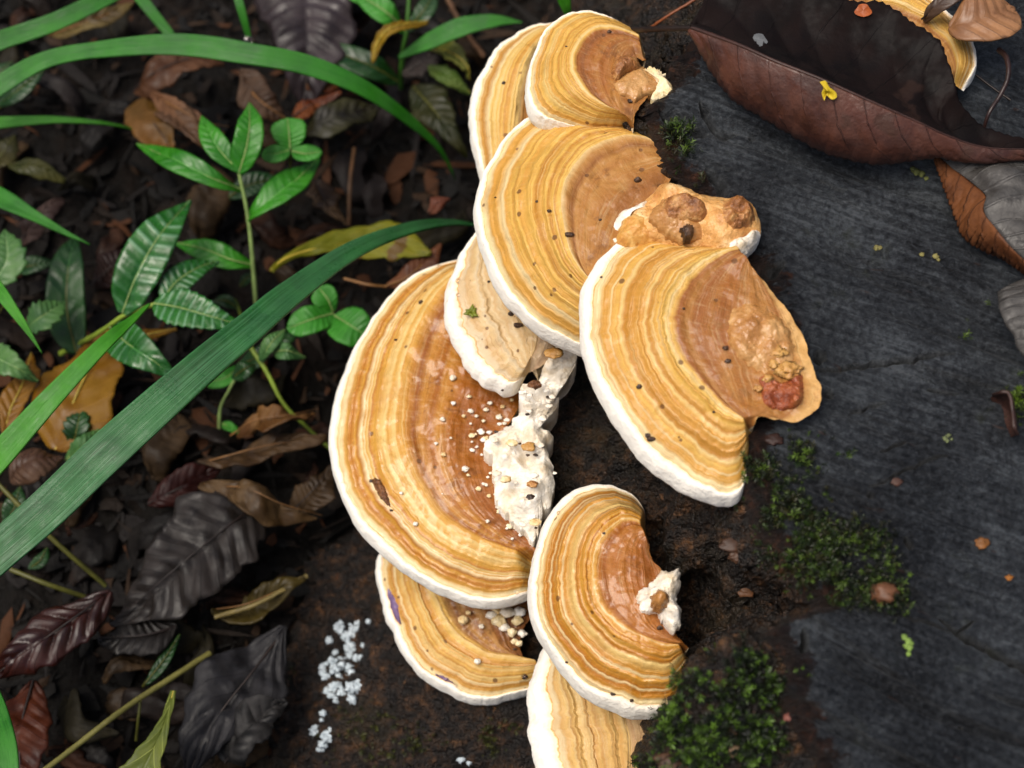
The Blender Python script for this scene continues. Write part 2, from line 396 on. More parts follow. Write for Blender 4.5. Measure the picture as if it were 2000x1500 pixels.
TAN = dict(core=(162, 102, 48), core2=(190, 128, 62), zone=(202, 144, 74), edge=(240, 206, 142), a=(236, 188, 92), b=(200, 138, 52), c=(242, 208, 132), d=(222, 164, 72), e=(248, 224, 168))
def cap_mat(name, tb, pal=None, seed=0, wet=.5, pale=0.0, speck=.5, pit=30, lip=None):
    c = dict(TAN); c.update(pal or {})
    c = {k: tuple(np.array(v) * (1 - pale) + np.array((220, 198, 172)) * pale) for k, v in c.items()}
    L = lambda k: lin(c[k], .68 if k[:4] not in ('core', 'zone') else .60)
    rng = np.random.RandomState(seed + 5); j = lambda x: float(np.clip(x + rng.uniform(-.012, .012), 0, 1))
    m = M(name); o = m.obj(); t = m.attr('band'); s = m.attr('along')
    t2 = m.math('ADD', t, m.math('MULTIPLY', m.math('SUBTRACT', m.noise(o, 5.5, 3), .5), .05))
    t2 = m.math('ADD', t2, m.math('MULTIPLY', m.math('SUBTRACT', m.noise(o, 60, 3), .5), .010))
    r = .93 - tb
    stops = [(0, L('core2')), (tb * .28, L('core')), (tb * .55, L('core2')), (tb * .7, L('zone')), (tb * .76, L('core2')), (tb * .88, L('zone')), (tb * .95, L('core')), (tb + .015, L('zone')), (tb + .06, L('edge')), (tb + .11 * r, L('a'))]
    nb = rng.randint(6, 9); wd = rng.lognormal(0, .55, nb); edges_ = tb + r * (.16 + .82 * np.cumsum(wd) / wd.sum()); x0 = tb + .16 * r
    for i, x1 in enumerate(edges_):
        lo, hi = [('d', 'b'), ('a', 'd'), ('c', 'a'), ('a', 'b'), ('c', 'd')][rng.randint(5)]
        if i > nb * .6 and rng.rand() < .5: lo = 'e'
        w_ = x1 - x0
        stops += [(x0 + .12 * w_, L(lo)), (x0 + .86 * w_, L(hi))]; x0 = x1
    if lip: stops = [(0, lin(lip, .7)), (.045, lin(lip, .66)), (.09, L('core2'))] + stops[1:]
    stops += [(.955, L('d')), (.975, L('e'))]
    stops.sort(key=lambda x: x[0])
    col = m.ramp(t2, stops[:32])
    fine = m.noise(m.xyz(m.math('MULTIPLY', t2, 62.0), m.math('MULTIPLY', s, 2.5), float(seed)), 1, 3, .7)
    fine2 = m.noise(m.xyz(m.math('MULTIPLY', t2, 150.0), m.math('MULTIPLY', s, 5.0), float(seed)), 1, 2, .6)
    rad = m.noise(m.xyz(m.math('MULTIPLY', t, 9.0), m.math('MULTIPLY', s, 120.0), float(seed)), 1, 3, .6)
    clus = m.rng(m.noise(m.xyz(m.math('MULTIPLY', t2, 7.0), m.math('MULTIPLY', s, 1.2), float(seed) + 7.0), 1, 2), .4, .58)
    outer = m.math('MULTIPLY', m.rng(t2, tb - .02, tb + .08, .45, 1.0), clus)
    col = m.mix(m.math('MULTIPLY', m.rng(fine, .52, .64), m.math('MULTIPLY', outer, .5)), col, L('b'))
    col = m.mix(m.math('MULTIPLY', m.rng(fine, .36, .48, 1, 0), m.math('MULTIPLY', outer, .4)), col, L('e'))
    col = m.mix(m.math('MULTIPLY', m.rng(fine2, .56, .68), m.math('MULTIPLY', outer, .45)), col, lin((186, 124, 56), .66))
    col = m.mix(m.math('MULTIPLY', m.rng(rad, .5, .75), .16), col, L('e'))
    blot = m.noise(o, 5.5, 5, .65)
    col = m.mix(m.math('MULTIPLY', m.rng(blot, .52, .7), .45), col, L('b'))
    col = m.mix(m.math('MULTIPLY', m.rng(blot, .42, .28), .3), col, L('c'))
    mot = m.noise(o, 26, 5, .7)
    inner = m.rng(t2, tb, tb - .08, 0.0, 1.0)
    col = m.mix(m.math('MULTIPLY', m.rng(mot, .54, .68), m.math('MULTIPLY', inner, .6)), col, m.mix(.35, L('core'), (0.02, .01, .005)))
    col = m.mix(m.math('MULTIPLY', m.rng(mot, .44, .32), m.math('MULTIPLY', inner, .45)), col, L('zone'))
    vd = m.voro(o, pit); vr = m.voro(o, pit, out='Color')
    sr = m.t.nodes.new('ShaderNodeSeparateColor'); m.put(sr.inputs[0], vr)
    sz = m.rng(sr.outputs[0], 1 - speck, 1.0, 0.0, .2)
    spot = m.rng(vd, m.math('MULTIPLY', sz, .7), sz, 1.0, 0.0)
    spot = m.math('MULTIPLY', spot, m.math('GREATER_THAN', sz, .012))
    col = m.mix(m.math('MULTIPLY', spot, .8), col, lin((116, 74, 40), .6))
    h = m.math('ADD', m.math('MULTIPLY', fine, .8), m.math('ADD', m.math('MULTIPLY', m.noise(o, 75, 4, .65), .9), m.math('MULTIPLY', rad, .12)))
    h = m.math('SUBTRACT', h, m.math('MULTIPLY', spot, .8))
    rough = m.rng(m.noise(o, 16, 4, .6), .38, .62, .58 - .34 * wet, .74 - .3 * wet)
    m.set(Base_Color=col, Roughness=rough, Specular_IOR_Level=.28, Normal=m.bump(h, .42, .009), Coat_Weight=.42 * wet, Coat_Roughness=.1)
    return m.m
def margin_mat():
    m = M('white_felted_margin'); o = m.obj(); t = m.attr('band')
    n = m.noise(o, 95, 4, .65); n2 = m.noise(o, 14, 3)
    t2 = m.math('ADD', t, m.math('MULTIPLY', m.math('SUBTRACT', n2, .5), .3))
    t2 = m.math('ADD', t2, m.math('MULTIPLY', m.math('SUBTRACT', n, .5), .16))
    col = m.ramp(t2, [(.0, lin((190, 138, 78))), (.05, lin((222, 184, 130))), (.10, lin((238, 222, 190))), (.15, lin((230, 208, 182))), (.22, lin((232, 220, 200))), (.5, lin((238, 232, 220))), (1, lin((236, 232, 222)))])
    col = m.mix(m.rng(n, .62, .78, 0, .3), col, lin((205, 190, 170)))
    col = m.mix(m.rng(m.noise(o, 8, 5, .7), .56, .74, 0, .55), col, lin((206, 172, 122)))
    col = m.mix(m.rng(m.noise(o, 38, 4, .6), .68, .76, 0, .6), col, lin((140, 104, 66)))
    m.set(Base_Color=col, Roughness=.8, Specular_IOR_Level=.3, Normal=m.bump(m.math('ADD', n, m.noise(o, 40, 3)), .4, .010))
    return m.m
MARGIN = margin_mat()
def pore_mat():
    m = M('cream_pores'); o = m.obj()
    d = m.voro(o, 95)
    m.set(Base_Color=m.mix(m.rng(d, .1, .5), lin((150, 120, 84)), lin((214, 196, 160))), Roughness=.85, Normal=m.bump(d, .6, .01))
    return m.m
PORE = pore_mat()
CAPS = {}
def cap(key, label, core, mid, mar, zc, zm, tb, seed, th=.042, dome=.05, rimw=.075, rel=.0048, tilt=0.0, mat=None, name='bracket_fungus', zs=None):
    NS, N1, N2, NB = 300, 150, 18, 16
    s = np.linspace(0, 1, NS)
    A, B, D = crs(core, NS), crs(mid, NS), crs(mar, NS)
    ga = np.gradient(A, axis=0); ga = np.stack([ga[:, 1], -ga[:, 0]], 1); ga /= np.linalg.norm(ga, axis=1, keepdims=True) + 1e-9
    A = A + ga * (1.8 * n1(s * 22, seed + 8, 4) * np.minimum(1, np.minimum(s, 1 - s) / .1))[:, None]
    tg = np.gradient(D, axis=0); nr = np.stack([tg[:, 1], -tg[:, 0]], 1); nr /= np.linalg.norm(nr, axis=1, keepdims=True) + 1e-9
    D = D + nr * (4.0 * n1(s * 13, seed, 3) + .7 * n1(s * 70, seed + 1, 2))[:, None] * np.minimum(1, np.minimum(s, 1 - s) / .12)[:, None]
    tr = (1 - rimw) + .016 * n1(s * 9, seed + 2, 3) + .006 * n1(s * 60, seed + 3, 2)
    u = np.sin(np.linspace(0, 1, N2 + 1)[1:] * math.pi / 2)
    T = np.concatenate([np.linspace(0, 1, N1)[None] * tr[:, None], tr[:, None] + u[None] * (1 - tr[:, None])], 1)
    rimu = np.concatenate([np.zeros(N1), u])[None] + 0 * T
    e = sstep(0, .05, np.minimum(s, 1 - s))[:, None]
    pix = np.where(T[..., None] <= tb, A[:, None] + (B - A)[:, None] * (T / tb)[..., None], B[:, None] + (D - B)[:, None] * ((T - tb) / (1 - tb))[..., None])
    # soften the kink of the two-step loft
    zlin = zc + (zm - zc) * T + (tilt * (s - .5))[:, None]
    V = P(pix[..., 0], pix[..., 1], zlin)
    band = T / tr[:, None]
    wob = .010 * n1(s * 5, seed + 4, 3)[:, None]
    bulge = np.where(rimu > 0, np.sin(np.clip(rimu, 0, 1) * math.pi) * .007, 0)
    LEN = np.clip((np.linalg.norm(B - A, axis=1) + np.linalg.norm(D - B, axis=1)) / 300, .1, 1)[:, None]
    nz = fbm(V * 7, seed + 6, 3) * .010 + fbm(V * 30, seed + 7, 3) * .0035
    V[..., 2] += e * (dome * np.sin(np.clip(T, 0, 1) * math.pi * .92) + rel * relief(band + wob, seed) * sstep(.02, .1, T) * LEN * (.3 + .7 * sstep(tb - .05, tb + .05, T)) + nz + bulge)
    V[..., 2] += e * .012 * (sstep(tb - .07, tb + .05, T) - .5)
    V[..., 2] -= e * th * .5 * (1 - np.sqrt(np.clip(1 - np.clip((rimu - .45) / .55, 0, 1) ** 2, 0, 1)))
    # underside: straight below the top, thicker towards the wood
    tbm = np.concatenate([1 - np.linspace(0, rimw, 6)[1:], np.linspace(1 - rimw, 0, NB)[1:]])
    Bt = np.zeros((NS, len(tbm), 3))
    for i in range(NS):
        for c_ in range(3): Bt[i, :, c_] = np.interp(tbm, T[i], V[i, :, c_])
    rr = np.clip((tbm - (1 - rimw)) / rimw, 0, 1)
    Bt[..., 2] = np.minimum(Bt[..., 2], 9) - e * (th * np.where(rr > 0, .5 + .5 * np.sqrt(np.clip(1 - rr ** 2, 0, 1)), 1.0) + th * 1.3 * (1 - tbm) ** 1.5)[None] + .0
    edge = V[:, -1, 2][:, None]
    Bt[..., 2] = np.where(rr[None] > 0, np.minimum(edge - e * th * .5 * np.sqrt(np.clip(1 - rr ** 2, 0, 1))[None], edge), Bt[..., 2])
    full = np.concatenate([V, Bt], 1)
    nrm = grid_normals(full); sg = np.sign(nrm[:, :N1, 2].mean()); nrm *= sg
    c0 = full[:, :N1].reshape(-1, 3).mean(0)
    g = empty(name, label, 'bracket fungus', (c0[0], c0[1], c0[2]), 'bracket fungi on the stump edge')
    sl_ = np.repeat(s[:, None], full.shape[1], 1)
    bb = np.concatenate([band, np.zeros_like(Bt[..., 0])], 1)
    ru = np.concatenate([rimu, np.ones((NS, len(tbm)))], 1)
    def piece(nm, a, b, mt, av):
        return mesh_obj(nm, full[:, a:b], grid_faces(NS, b - a, flip=sg < 0), mt, g, dict(band=av[:, a:b].ravel(), along=sl_[:, a:b].ravel()), nrm[:, a:b])
    piece('cap', 0, N1, mat, bb)
    piece('margin', N1 - 1, N1 + N2 + 5, MARGIN, ru)
    piece('pore_surface', N1 + N2 + 4, full.shape[1], PORE, ru)
    px_, py_ = proj(V[:, :N1].reshape(-1, 3))
    CAPS[key] = dict(root=g, px=np.stack([px_, py_], 1), V=V[:, :N1].reshape(-1, 3), t=band[:, :N1].ravel())
    return g
def on_cap(key, px, py):
    c = CAPS[key]; d = ((c['px'] - (px, py)) ** 2).sum(1); return c['V'][np.argmin(d)]

cap('A', 'back bracket whose cap is half hidden behind the topmost brown-centred bracket', [(1120, 70), (1085, 150), (1075, 240), (1060, 300), (1040, 350), (1000, 400)], [(1100, 62), (1050, 110), (1020, 190), (1012, 260), (1005, 320), (985, 390)],
    [(1150, 62), (1085, 55), (1020, 70), (962, 112), (928, 175), (916, 235), (920, 295), (938, 355), (960, 410)], -.27, -.33, .3, 11, mat=cap_mat('tan_zones_back', .3, seed=11, wet=.25), rimw=.13, dome=.04)
cap('C', 'large mid-upper bracket with a white-edged knobbly lobe reaching onto the wood', [(1318, 332), (1306, 352), (1296, 378), (1255, 420), (1225, 462), (1205, 520), (1195, 570), (1190, 610)],
    [(1314, 322), (1262, 292), (1205, 292), (1148, 325), (1110, 385), (1105, 450), (1122, 520), (1165, 585)],
    [(1312, 312), (1262, 272), (1185, 252), (1110, 240), (1052, 234), (1000, 256), (958, 308), (932, 375), (927, 440), (946, 515), (985, 588), (1040, 645), (1100, 678), (1165, 692), (1230, 690)],
    -.03, -.2, .36, 12, mat=cap_mat('tan_zones_upper', .36, seed=12, wet=.35), rimw=.062, dome=.045)
cap('B', 'topmost bracket with a dark brown centre and grey jelly patch', [(1262, 118), (1244, 108), (1254, 128), (1270, 160), (1262, 190), (1246, 214), (1238, 232), (1238, 250)],
    [(1259, 110), (1205, 88), (1158, 92), (1126, 128), (1124, 168), (1150, 210), (1190, 238), (1232, 252)],
    [(1260, 104), (1236, 74), (1196, 52), (1140, 41), (1088, 56), (1048, 95), (1028, 150), (1026, 205), (1048, 246), (1100, 264), (1160, 272), (1206, 272), (1240, 258)],
    -.03, -.13, .5, 13, mat=cap_mat('tan_zones_top', .5, dict(core=(152, 92, 46), core2=(188, 124, 58), zone=(172, 102, 40)), seed=13, wet=.35), rimw=.062, dome=.05, th=.04)
cap('E', 'small pale bracket speckled with pits, tucked under the large upper bracket', [(985, 455), (1040, 520), (1085, 600), (1092, 650), (1078, 690), (1046, 722)], [(962, 452), (982, 520), (1020, 590), (1048, 650), (1046, 694), (1032, 728)],
    [(950, 440), (918, 474), (886, 520), (868, 575), (872, 640), (896, 698), (938, 746), (985, 768), (1008, 760), (1024, 738)], -.32, -.4, .62, 14, mat=cap_mat('pale_pitted_zones', .62, dict(core=(190, 136, 88), core2=(208, 164, 112), zone=(216, 178, 128)), seed=14, wet=.45, pale=.55, speck=1.0, pit=46), rimw=.085, dome=.05, rel=.005, th=.045)
cap('F', 'largest bracket, at the left, wet with white granules near its inner edge', [(1012, 600), (1020, 700), (1012, 790), (975, 850), (965, 920), (985, 985), (1020, 1030), (1052, 1080)], [(930, 530), (860, 600), (812, 700), (790, 800), (800, 900), (850, 1000), (930, 1062), (1040, 1098)],
    [(955, 514), (880, 518), (806, 545), (738, 610), (688, 690), (655, 778), (643, 860), (652, 940), (690, 1020), (740, 1080), (806, 1132), (880, 1172), (955, 1190), (1025, 1176), (1062, 1150)], -.48, -.57, .55, 15,
    mat=cap_mat('wet_ochre_zones', .55, dict(core=(158, 86, 20), core2=(178, 104, 28), zone=(210, 144, 54), edge=(226, 172, 82), a=(222, 164, 66), b=(190, 120, 36)), seed=15, wet=.85, speck=.3), rimw=.062, dome=.05, th=.04)
cap('G', 'low bracket with a violet-stained rim beneath the largest one', [(1040, 1090), (1050, 1150), (1040, 1200), (1020, 1235), (1015, 1262), (1030, 1290), (1060, 1300)], [(900, 1090), (850, 1130), (862, 1190), (895, 1240), (950, 1280), (1005, 1290), (1060, 1304)],
    [(800, 1040), (752, 1070), (735, 1105), (740, 1160), (762, 1232), (802, 1302), (862, 1350), (930, 1371), (1000, 1367), (1050, 1346), (1080, 1318)], -.7, -.77, .5, 16,
    mat=cap_mat('dull_ochre_zones', .5, dict(core=(136, 80, 34), core2=(154, 92, 40), zone=(204, 150, 84), edge=(226, 182, 116)), seed=16, wet=.5, speck=.5), rimw=.072, dome=.04)
cap('I', 'lowest bracket, with faint pale zones, cut off by the bottom of the picture', [(1190, 1240), (1270, 1320), (1310, 1400), (1300, 1480), (1270, 1560), (1230, 1640)], [(1120, 1245), (1180, 1335), (1215, 1420), (1222, 1490), (1208, 1570), (1178, 1640)],
    [(1072, 1245), (1045, 1295), (1030, 1360), (1031, 1430), (1045, 1500), (1072, 1570), (1110, 1640)], -.46, -.62, .5, 17, mat=cap_mat('pale_low_zones', .5, dict(core=(206, 150, 88), core2=(214, 166, 104), zone=(222, 178, 116)), seed=17, wet=.25, pale=.3, speck=.5), rimw=.14, dome=.03, rel=.008)
cap('H', 'front lower bracket with a shiny brown centre beside the green moss mound', [(1268, 1062), (1275, 1090), (1300, 1120), (1312, 1160), (1314, 1200), (1316, 1230), (1330, 1250), (1345, 1266)], [(1264, 1050), (1215, 1040), (1172, 1080), (1160, 1140), (1180, 1205), (1225, 1250), (1285, 1275), (1338, 1280)],
    [(1262, 1042), (1256, 1000), (1226, 966), (1172, 949), (1116, 964), (1070, 1012), (1042, 1080), (1032, 1160), (1042, 1232), (1080, 1298), (1136, 1356), (1200, 1392), (1262, 1406), (1312, 1390), (1345, 1330), (1350, 1290)], -.27, -.4, .52, 18,
    mat=cap_mat('shiny_amber_zones', .52, dict(core=(166, 94, 34), core2=(186, 112, 44), zone=(196, 124, 52), a=(226, 166, 66), b=(192, 120, 34), d=(212, 146, 50)), seed=18, wet=.9), rimw=.072, dome=.07, th=.05)
cap('D', 'broad right-hand bracket with a red-brown pit in its right lobe', [(1462, 520), (1500, 556), (1545, 612), (1572, 660), (1584, 700), (1604, 755), (1600, 790), (1566, 818), (1520, 816), (1484, 812), (1474, 828)],
    [(1458, 516), (1420, 520), (1370, 545), (1325, 590), (1308, 650), (1322, 710), (1360, 765), (1410, 812), (1445, 838), (1466, 842)],
    [(1454, 512), (1412, 486), (1362, 490), (1300, 474), (1245, 468), (1190, 490), (1148, 536), (1132, 595), (1136, 665), (1150, 740), (1190, 820), (1250, 890), (1310, 940), (1370, 972), (1430, 984), (1452, 955), (1468, 870)],
    .035, -.07, .54, 19, mat=cap_mat('tan_zones_right', .54, dict(core=(188, 128, 60), core2=(178, 114, 52), zone=(164, 96, 42)), seed=19, wet=.45, lip=(228, 178, 108)), rimw=.065, dome=.05, th=.045)
cap('J', 'far bracket lying on the stump top, mostly hidden by the dark folded leaf', [(1500, 40), (1600, 64), (1700, 80), (1770, 100), (1815, 120), (1840, 145), (1850, 170)], [(1480, -10), (1590, 0), (1700, 10), (1780, 42), (1835, 80), (1860, 120), (1864, 166)],
    [(1440, -60), (1590, -52), (1730, -34), (1830, 14), (1886, 66), (1906, 112), (1902, 150), (1882, 178)], .05, .03, .5, 20, mat=cap_mat('tan_zones_far', .5, seed=20, wet=.2), rimw=.12, dome=.03, th=.04)

# ------------------------------------------------------------------ tissue lumps, granules, crust
def tissue_mat(name, c1, c2, c3, rough=.45, bump=.5, sc=28):
    m = M(name); o = m.obj(); n = m.noise(o, sc, 5, .65); n2 = m.noise(o, 130, 3)
    col = m.ramp(n, [(.3, lin(c1, .86)), (.5, lin(c2, .86)), (.7, lin(c3, .86))])
    m.set(Base_Color=col, Roughness=m.rng(n2, .3, .7, rough - .12, rough + .2), Specular_IOR_Level=.5, Normal=m.bump(m.math('ADD', n, m.math('MULTIPLY', n2, .4)), bump, .012))
    return m.m
WHITE_T = tissue_mat('white_tissue', (218, 196, 160), (240, 230, 212), (248, 244, 236), .36, .5, 22)
CREAM_T = tissue_mat('cream_tissue', (206, 160, 92), (236, 212, 160), (246, 234, 204), .5)
BROWN_T = tissue_mat('brown_lump', (112, 66, 32), (162, 106, 56), (212, 162, 100), .32, .8, 40)
BROWN_D = tissue_mat('decay', (64, 36, 16), (104, 62, 30), (150, 98, 52), .3, .9, 50)
RED_T = tissue_mat('red_brown_pit', (104, 46, 24), (146, 72, 38), (180, 104, 60), .25, .9, 34)
OCHRE_T = tissue_mat('ochre_wart', (180, 116, 48), (206, 148, 70), (222, 178, 104), .4, .5, 40)
LOBE_T = tissue_mat('tan_lobe', (186, 124, 62), (218, 164, 96), (238, 208, 156), .36, .8, 20)
WART_T = tissue_mat('tan_wart', (168, 112, 50), (192, 142, 74), (206, 164, 96), .35, .6, 30)
JELLY_T = tissue_mat('grey_jelly', (150, 98, 48), (178, 126, 70), (200, 156, 100), .26, .5, 22)
DARK_T = tissue_mat('dark_speck', (30, 20, 14), (58, 38, 24), (96, 66, 42), .35, .6, 60)
def patch(name, mat_, parent, outline, zf, H, lumps=(), seed=0, rough=.006, p=2.6, N=150, Mr=46, edge=2.5, thick=.03):
    """a lumpy tissue mass on a base level zf(px,py), domed towards its middle"""
    o = np.asarray(outline, float); o = np.vstack([o, o[:1]]); q = crs(o, N + 1)[:-1]
    c = q.mean(0); k = np.arange(N)
    ang = np.stack([np.cos(k / N * 2 * math.pi), np.sin(k / N * 2 * math.pi), 0 * k], 1)
    jit = (q - c) / np.linalg.norm(q - c, axis=1, keepdims=True) * (edge * fbm(ang * 7, seed, 4))[:, None]
    r = np.linspace(0, 1, Mr) ** .8
    px = c[0] + (q[:, 0] - c[0])[:, None] * r + jit[:, :1] * r ** 5; py = c[1] + (q[:, 1] - c[1])[:, None] * r + jit[:, 1:] * r ** 5
    if isinstance(zf, str):
        kd = CAPS[zf].get('kd')
        if kd is None:
            kd = CAPS[zf]['kd'] = KDTree(len(CAPS[zf]['px']))
            for i, (a, b) in enumerate(CAPS[zf]['px']): kd.insert((a, b, 0), i)
            kd.balance()
        z = np.array([np.mean([CAPS[zf]['V'][i][2] for _, i, _ in kd.find_n((a, b, 0), 12)]) for a, b in zip(px.ravel(), py.ravel())]).reshape(px.shape) + .004 - .010 * r ** 8
    else: z = zf(px, py) + 0 * px
    V = P(px, py, z)
    h = H * (1 - r ** p)[None] + rough * fbm(V * 26, seed + 1, 4) * (1 - r ** 6)[None]
    for lx, ly, lr, lh in lumps:
        d2 = ((px - lx) ** 2 + (py - ly) ** 2) / lr ** 2
        h = h + lh * np.exp(-d2 * (1 + .5 * fbm(V * 18 + lx, seed + 2, 2)))
    V[..., 2] += h
    V = np.concatenate([V, V[:, -1:] - np.array([0, 0, thick])], 1)
    return mesh_obj(name, V, grid_faces(N, Mr + 1, cu=True), mat_, parent)
Dr, Cr, Br, Fr, Hr, Gr, Er = [CAPS[k]['root'] for k in 'DCBFHGE']
cz = lambda a, b: (lambda px, py: a + (b - a) * np.clip((px - 1190) / 290, 0, 1))
patch('knobby_lobe', LOBE_T, Cr, [(1196, 452), (1215, 420), (1262, 392), (1290, 366), (1330, 364), (1372, 382), (1420, 386), (1462, 394), (1480, 420), (1482, 460), (1462, 484), (1440, 502), (1405, 492), (1350, 486), (1300, 478), (1240, 484), (1205, 478)],
      lambda px, py: -.06 + .07 * np.clip((px - 1200) / 200, 0, 1), .035, [(1300, 380, 30, .012), (1420, 470, 26, .014), (1465, 440, 20, .012), (1250, 450, 30, .012)], 5, .01)
patch('ochre_patch', OCHRE_T, Cr, [(1208, 448), (1222, 425), (1260, 420), (1275, 440), (1290, 465), (1288, 480), (1240, 482), (1206, 474)], lambda px, py: -.03 + .0 * px, .028, (), 6, .008)
patch('jelly_patch', JELLY_T, Cr, [(1275, 405), (1310, 385), (1350, 392), (1385, 410), (1390, 440), (1378, 462), (1340, 470), (1300, 452), (1270, 430)], lambda px, py: .012 + 0 * px, .02, (), 7, .006)
patch('brown_lump', BROWN_T, Cr, [(1290, 405), (1305, 388), (1345, 386), (1380, 400), (1386, 425), (1360, 440), (1330, 436), (1300, 430)], lambda px, py: .022 + 0 * px, .032, [(1340, 400, 14, .008)], 8, .012)
patch('brown_lump', BROWN_T, Cr, [(1395, 415), (1410, 395), (1440, 388), (1468, 402), (1474, 430), (1456, 450), (1425, 458), (1398, 440)], lambda px, py: .028 + 0 * px, .024, [(1440, 402, 12, .012), (1425, 440, 10, .01), (1458, 425, 9, .012)], 9, .014)
patch('white_seam', WHITE_T, Cr, [(1188, 470), (1195, 440), (1215, 415), (1250, 400), (1285, 384), (1292, 396), (1262, 410), (1232, 424), (1212, 442), (1202, 478)], 'C', .010, (), 10, .012, N=120, Mr=20)
patch('white_edge_tissue', WHITE_T, Cr, [(1400, 492), (1430, 472), (1462, 462), (1482, 448), (1486, 462), (1466, 488), (1442, 506), (1420, 502)], lambda px, py: .01 + 0 * px, .03, [(1468, 468, 9, .01)], 11, .012)
patch('hole_shade', DARK_T, Cr, [(1330, 446), (1340, 438), (1354, 442), (1352, 456), (1338, 462)], lambda px, py: .036 + 0 * px, .006, (), 12, .004, N=40, Mr=10)  # raised dark patch, the shade inside a hole put into its colour
# B
patch('jelly_patch', JELLY_T, Br, [(1195, 165), (1225, 140), (1250, 130), (1280, 150), (1298, 172), (1292, 186), (1262, 190), (1240, 204), (1222, 196), (1205, 185)], 'B', .012, (), 13, .003)
patch('brown_lump', BROWN_T, Br, [(1190, 150), (1200, 120), (1225, 108), (1248, 118), (1250, 138), (1225, 146), (1205, 160)], 'B', .022, (), 14, .003)
patch('cream_fringe', CREAM_T, Br, [(1252, 132), (1278, 130), (1296, 148), (1312, 166), (1318, 190), (1300, 194), (1272, 190), (1290, 176), (1278, 155)], lambda px, py: -.035 + 0 * px, .016, [(1296, 160, 8, .006)], 15, .01, edge=7)
# D
patch('red_brown_pit', RED_T, Dr, [(1480, 740), (1495, 730), (1520, 745), (1545, 740), (1566, 730), (1572, 760), (1566, 790), (1535, 805), (1500, 800), (1486, 782)], 'D', .008, [(1510, 770, 14, .006), (1545, 760, 12, .006)], 17, .012, p=8)
patch('jelly_patch', JELLY_T, Dr, [(1412, 640), (1424, 606), (1460, 590), (1510, 606), (1545, 650), (1556, 700), (1530, 735), (1490, 735), (1455, 715), (1425, 680)], 'D', .005, [(1470, 640, 20, .010), (1500, 680, 14, .008), (1455, 690, 12, .006)], 18, .010, edge=5)
for i, (x, y, r) in enumerate([(1520, 690, 11), (1535, 722, 14), (1510, 715, 8), (1555, 722, 8), (1500, 742, 7), (1480, 762, 6), (1488, 690, 6), (1541, 735, 9), (1526, 728, 9)]):
    p = on_cap('D', x, y) + [0, 0, .010]; v, f = blob(p - [0, 0, .004], pxw(p) * r * np.array([1.3, 1., .5]), i, .7, 2.4); mesh_obj('wart', v, f, WART_T, Dr)
patch('decay_patch', BROWN_D, Fr, [(724, 936), (736, 932), (748, 946), (758, 966), (768, 984), (764, 994), (750, 982), (736, 964)], 'F', .004, (), 21, .010, N=70, Mr=18, edge=4)
# H
patch('white_tissue_lump', WHITE_T, Hr, [(1246, 1180), (1252, 1150), (1275, 1140), (1285, 1120), (1305, 1118), (1325, 1112), (1330, 1140), (1322, 1170), (1330, 1210), (1318, 1230), (1300, 1222), (1285, 1192), (1262, 1192)], lambda px, py: -.245 + 0 * px, .03,
      [(1300, 1135, 12, .015), (1318, 1200, 12, .02), (1262, 1165, 9, .012)], 19, .016, edge=5)
patch('jelly_patch', JELLY_T, Hr, [(1272, 1165), (1288, 1152), (1304, 1160), (1306, 1180), (1290, 1190), (1274, 1182)], lambda px, py: -.216 + 0 * px, .022, (), 20, .006, N=60, Mr=16)
# F, G, E: granules, warts and dirt (pieces of the caps)
rg = random.Random(4)
GRAN = [(915, 777, 9), (884, 790, 6), (883, 740, 6), (945, 824, 7), (932, 815, 4), (957, 790, 4), (982, 797, 7), (948, 802, 5), (920, 806, 4), (1000, 782, 5), (975, 818, 6), (985, 828, 8), (948, 858, 7), (955, 846, 4), (920, 830, 5), (905, 815, 4), (864, 820, 4), (880, 857, 4),
        (867, 890, 5), (908, 918, 5), (812, 1025, 7), (954, 970, 4), (864, 965, 3), (785, 965, 4), (915, 930, 3), (990, 1010, 8), (1006, 1018, 7), (995, 1030, 5), (1016, 1032, 6), (972, 992, 5), (980, 1000, 6), (940, 890, 4), (930, 875, 3), (930, 850, 5), (952, 1020, 5), (852, 868, 3)]
for i, (x, y, r) in enumerate(GRAN):
    p = on_cap('F', x, y) + [0, 0, .006]; v, f = blob(p, pxw(p) * r * (.4 + .75 * ((i * 37) % 11) / 10) * np.array([1.1, .9, .5]), i, .5, 2.4, src=ICO2); mesh_obj('granule', v, f, WHITE_T if i % 3 else CREAM_T, Fr)
for i, (x, y, r) in enumerate([(904, 1214, 9), (960, 1205, 10), (975, 1215, 13), (992, 1200, 12), (1010, 1215, 10), (985, 1228, 9), (1000, 1238, 9), (1020, 1240, 8), (1005, 1255, 6), (940, 1226, 5), (915, 1200, 5), (1016, 1198, 10), (970, 1196, 8), (932, 1295, 6), (1015, 1260, 7)]):
    p = on_cap('G', x, y) + [0, 0, .012]; v, f = blob(p, pxw(p) * r * np.array([1.1, .9, .8]), i + 50, .3); mesh_obj('granule', v, f, WHITE_T if i % 2 else CREAM_T, Gr)
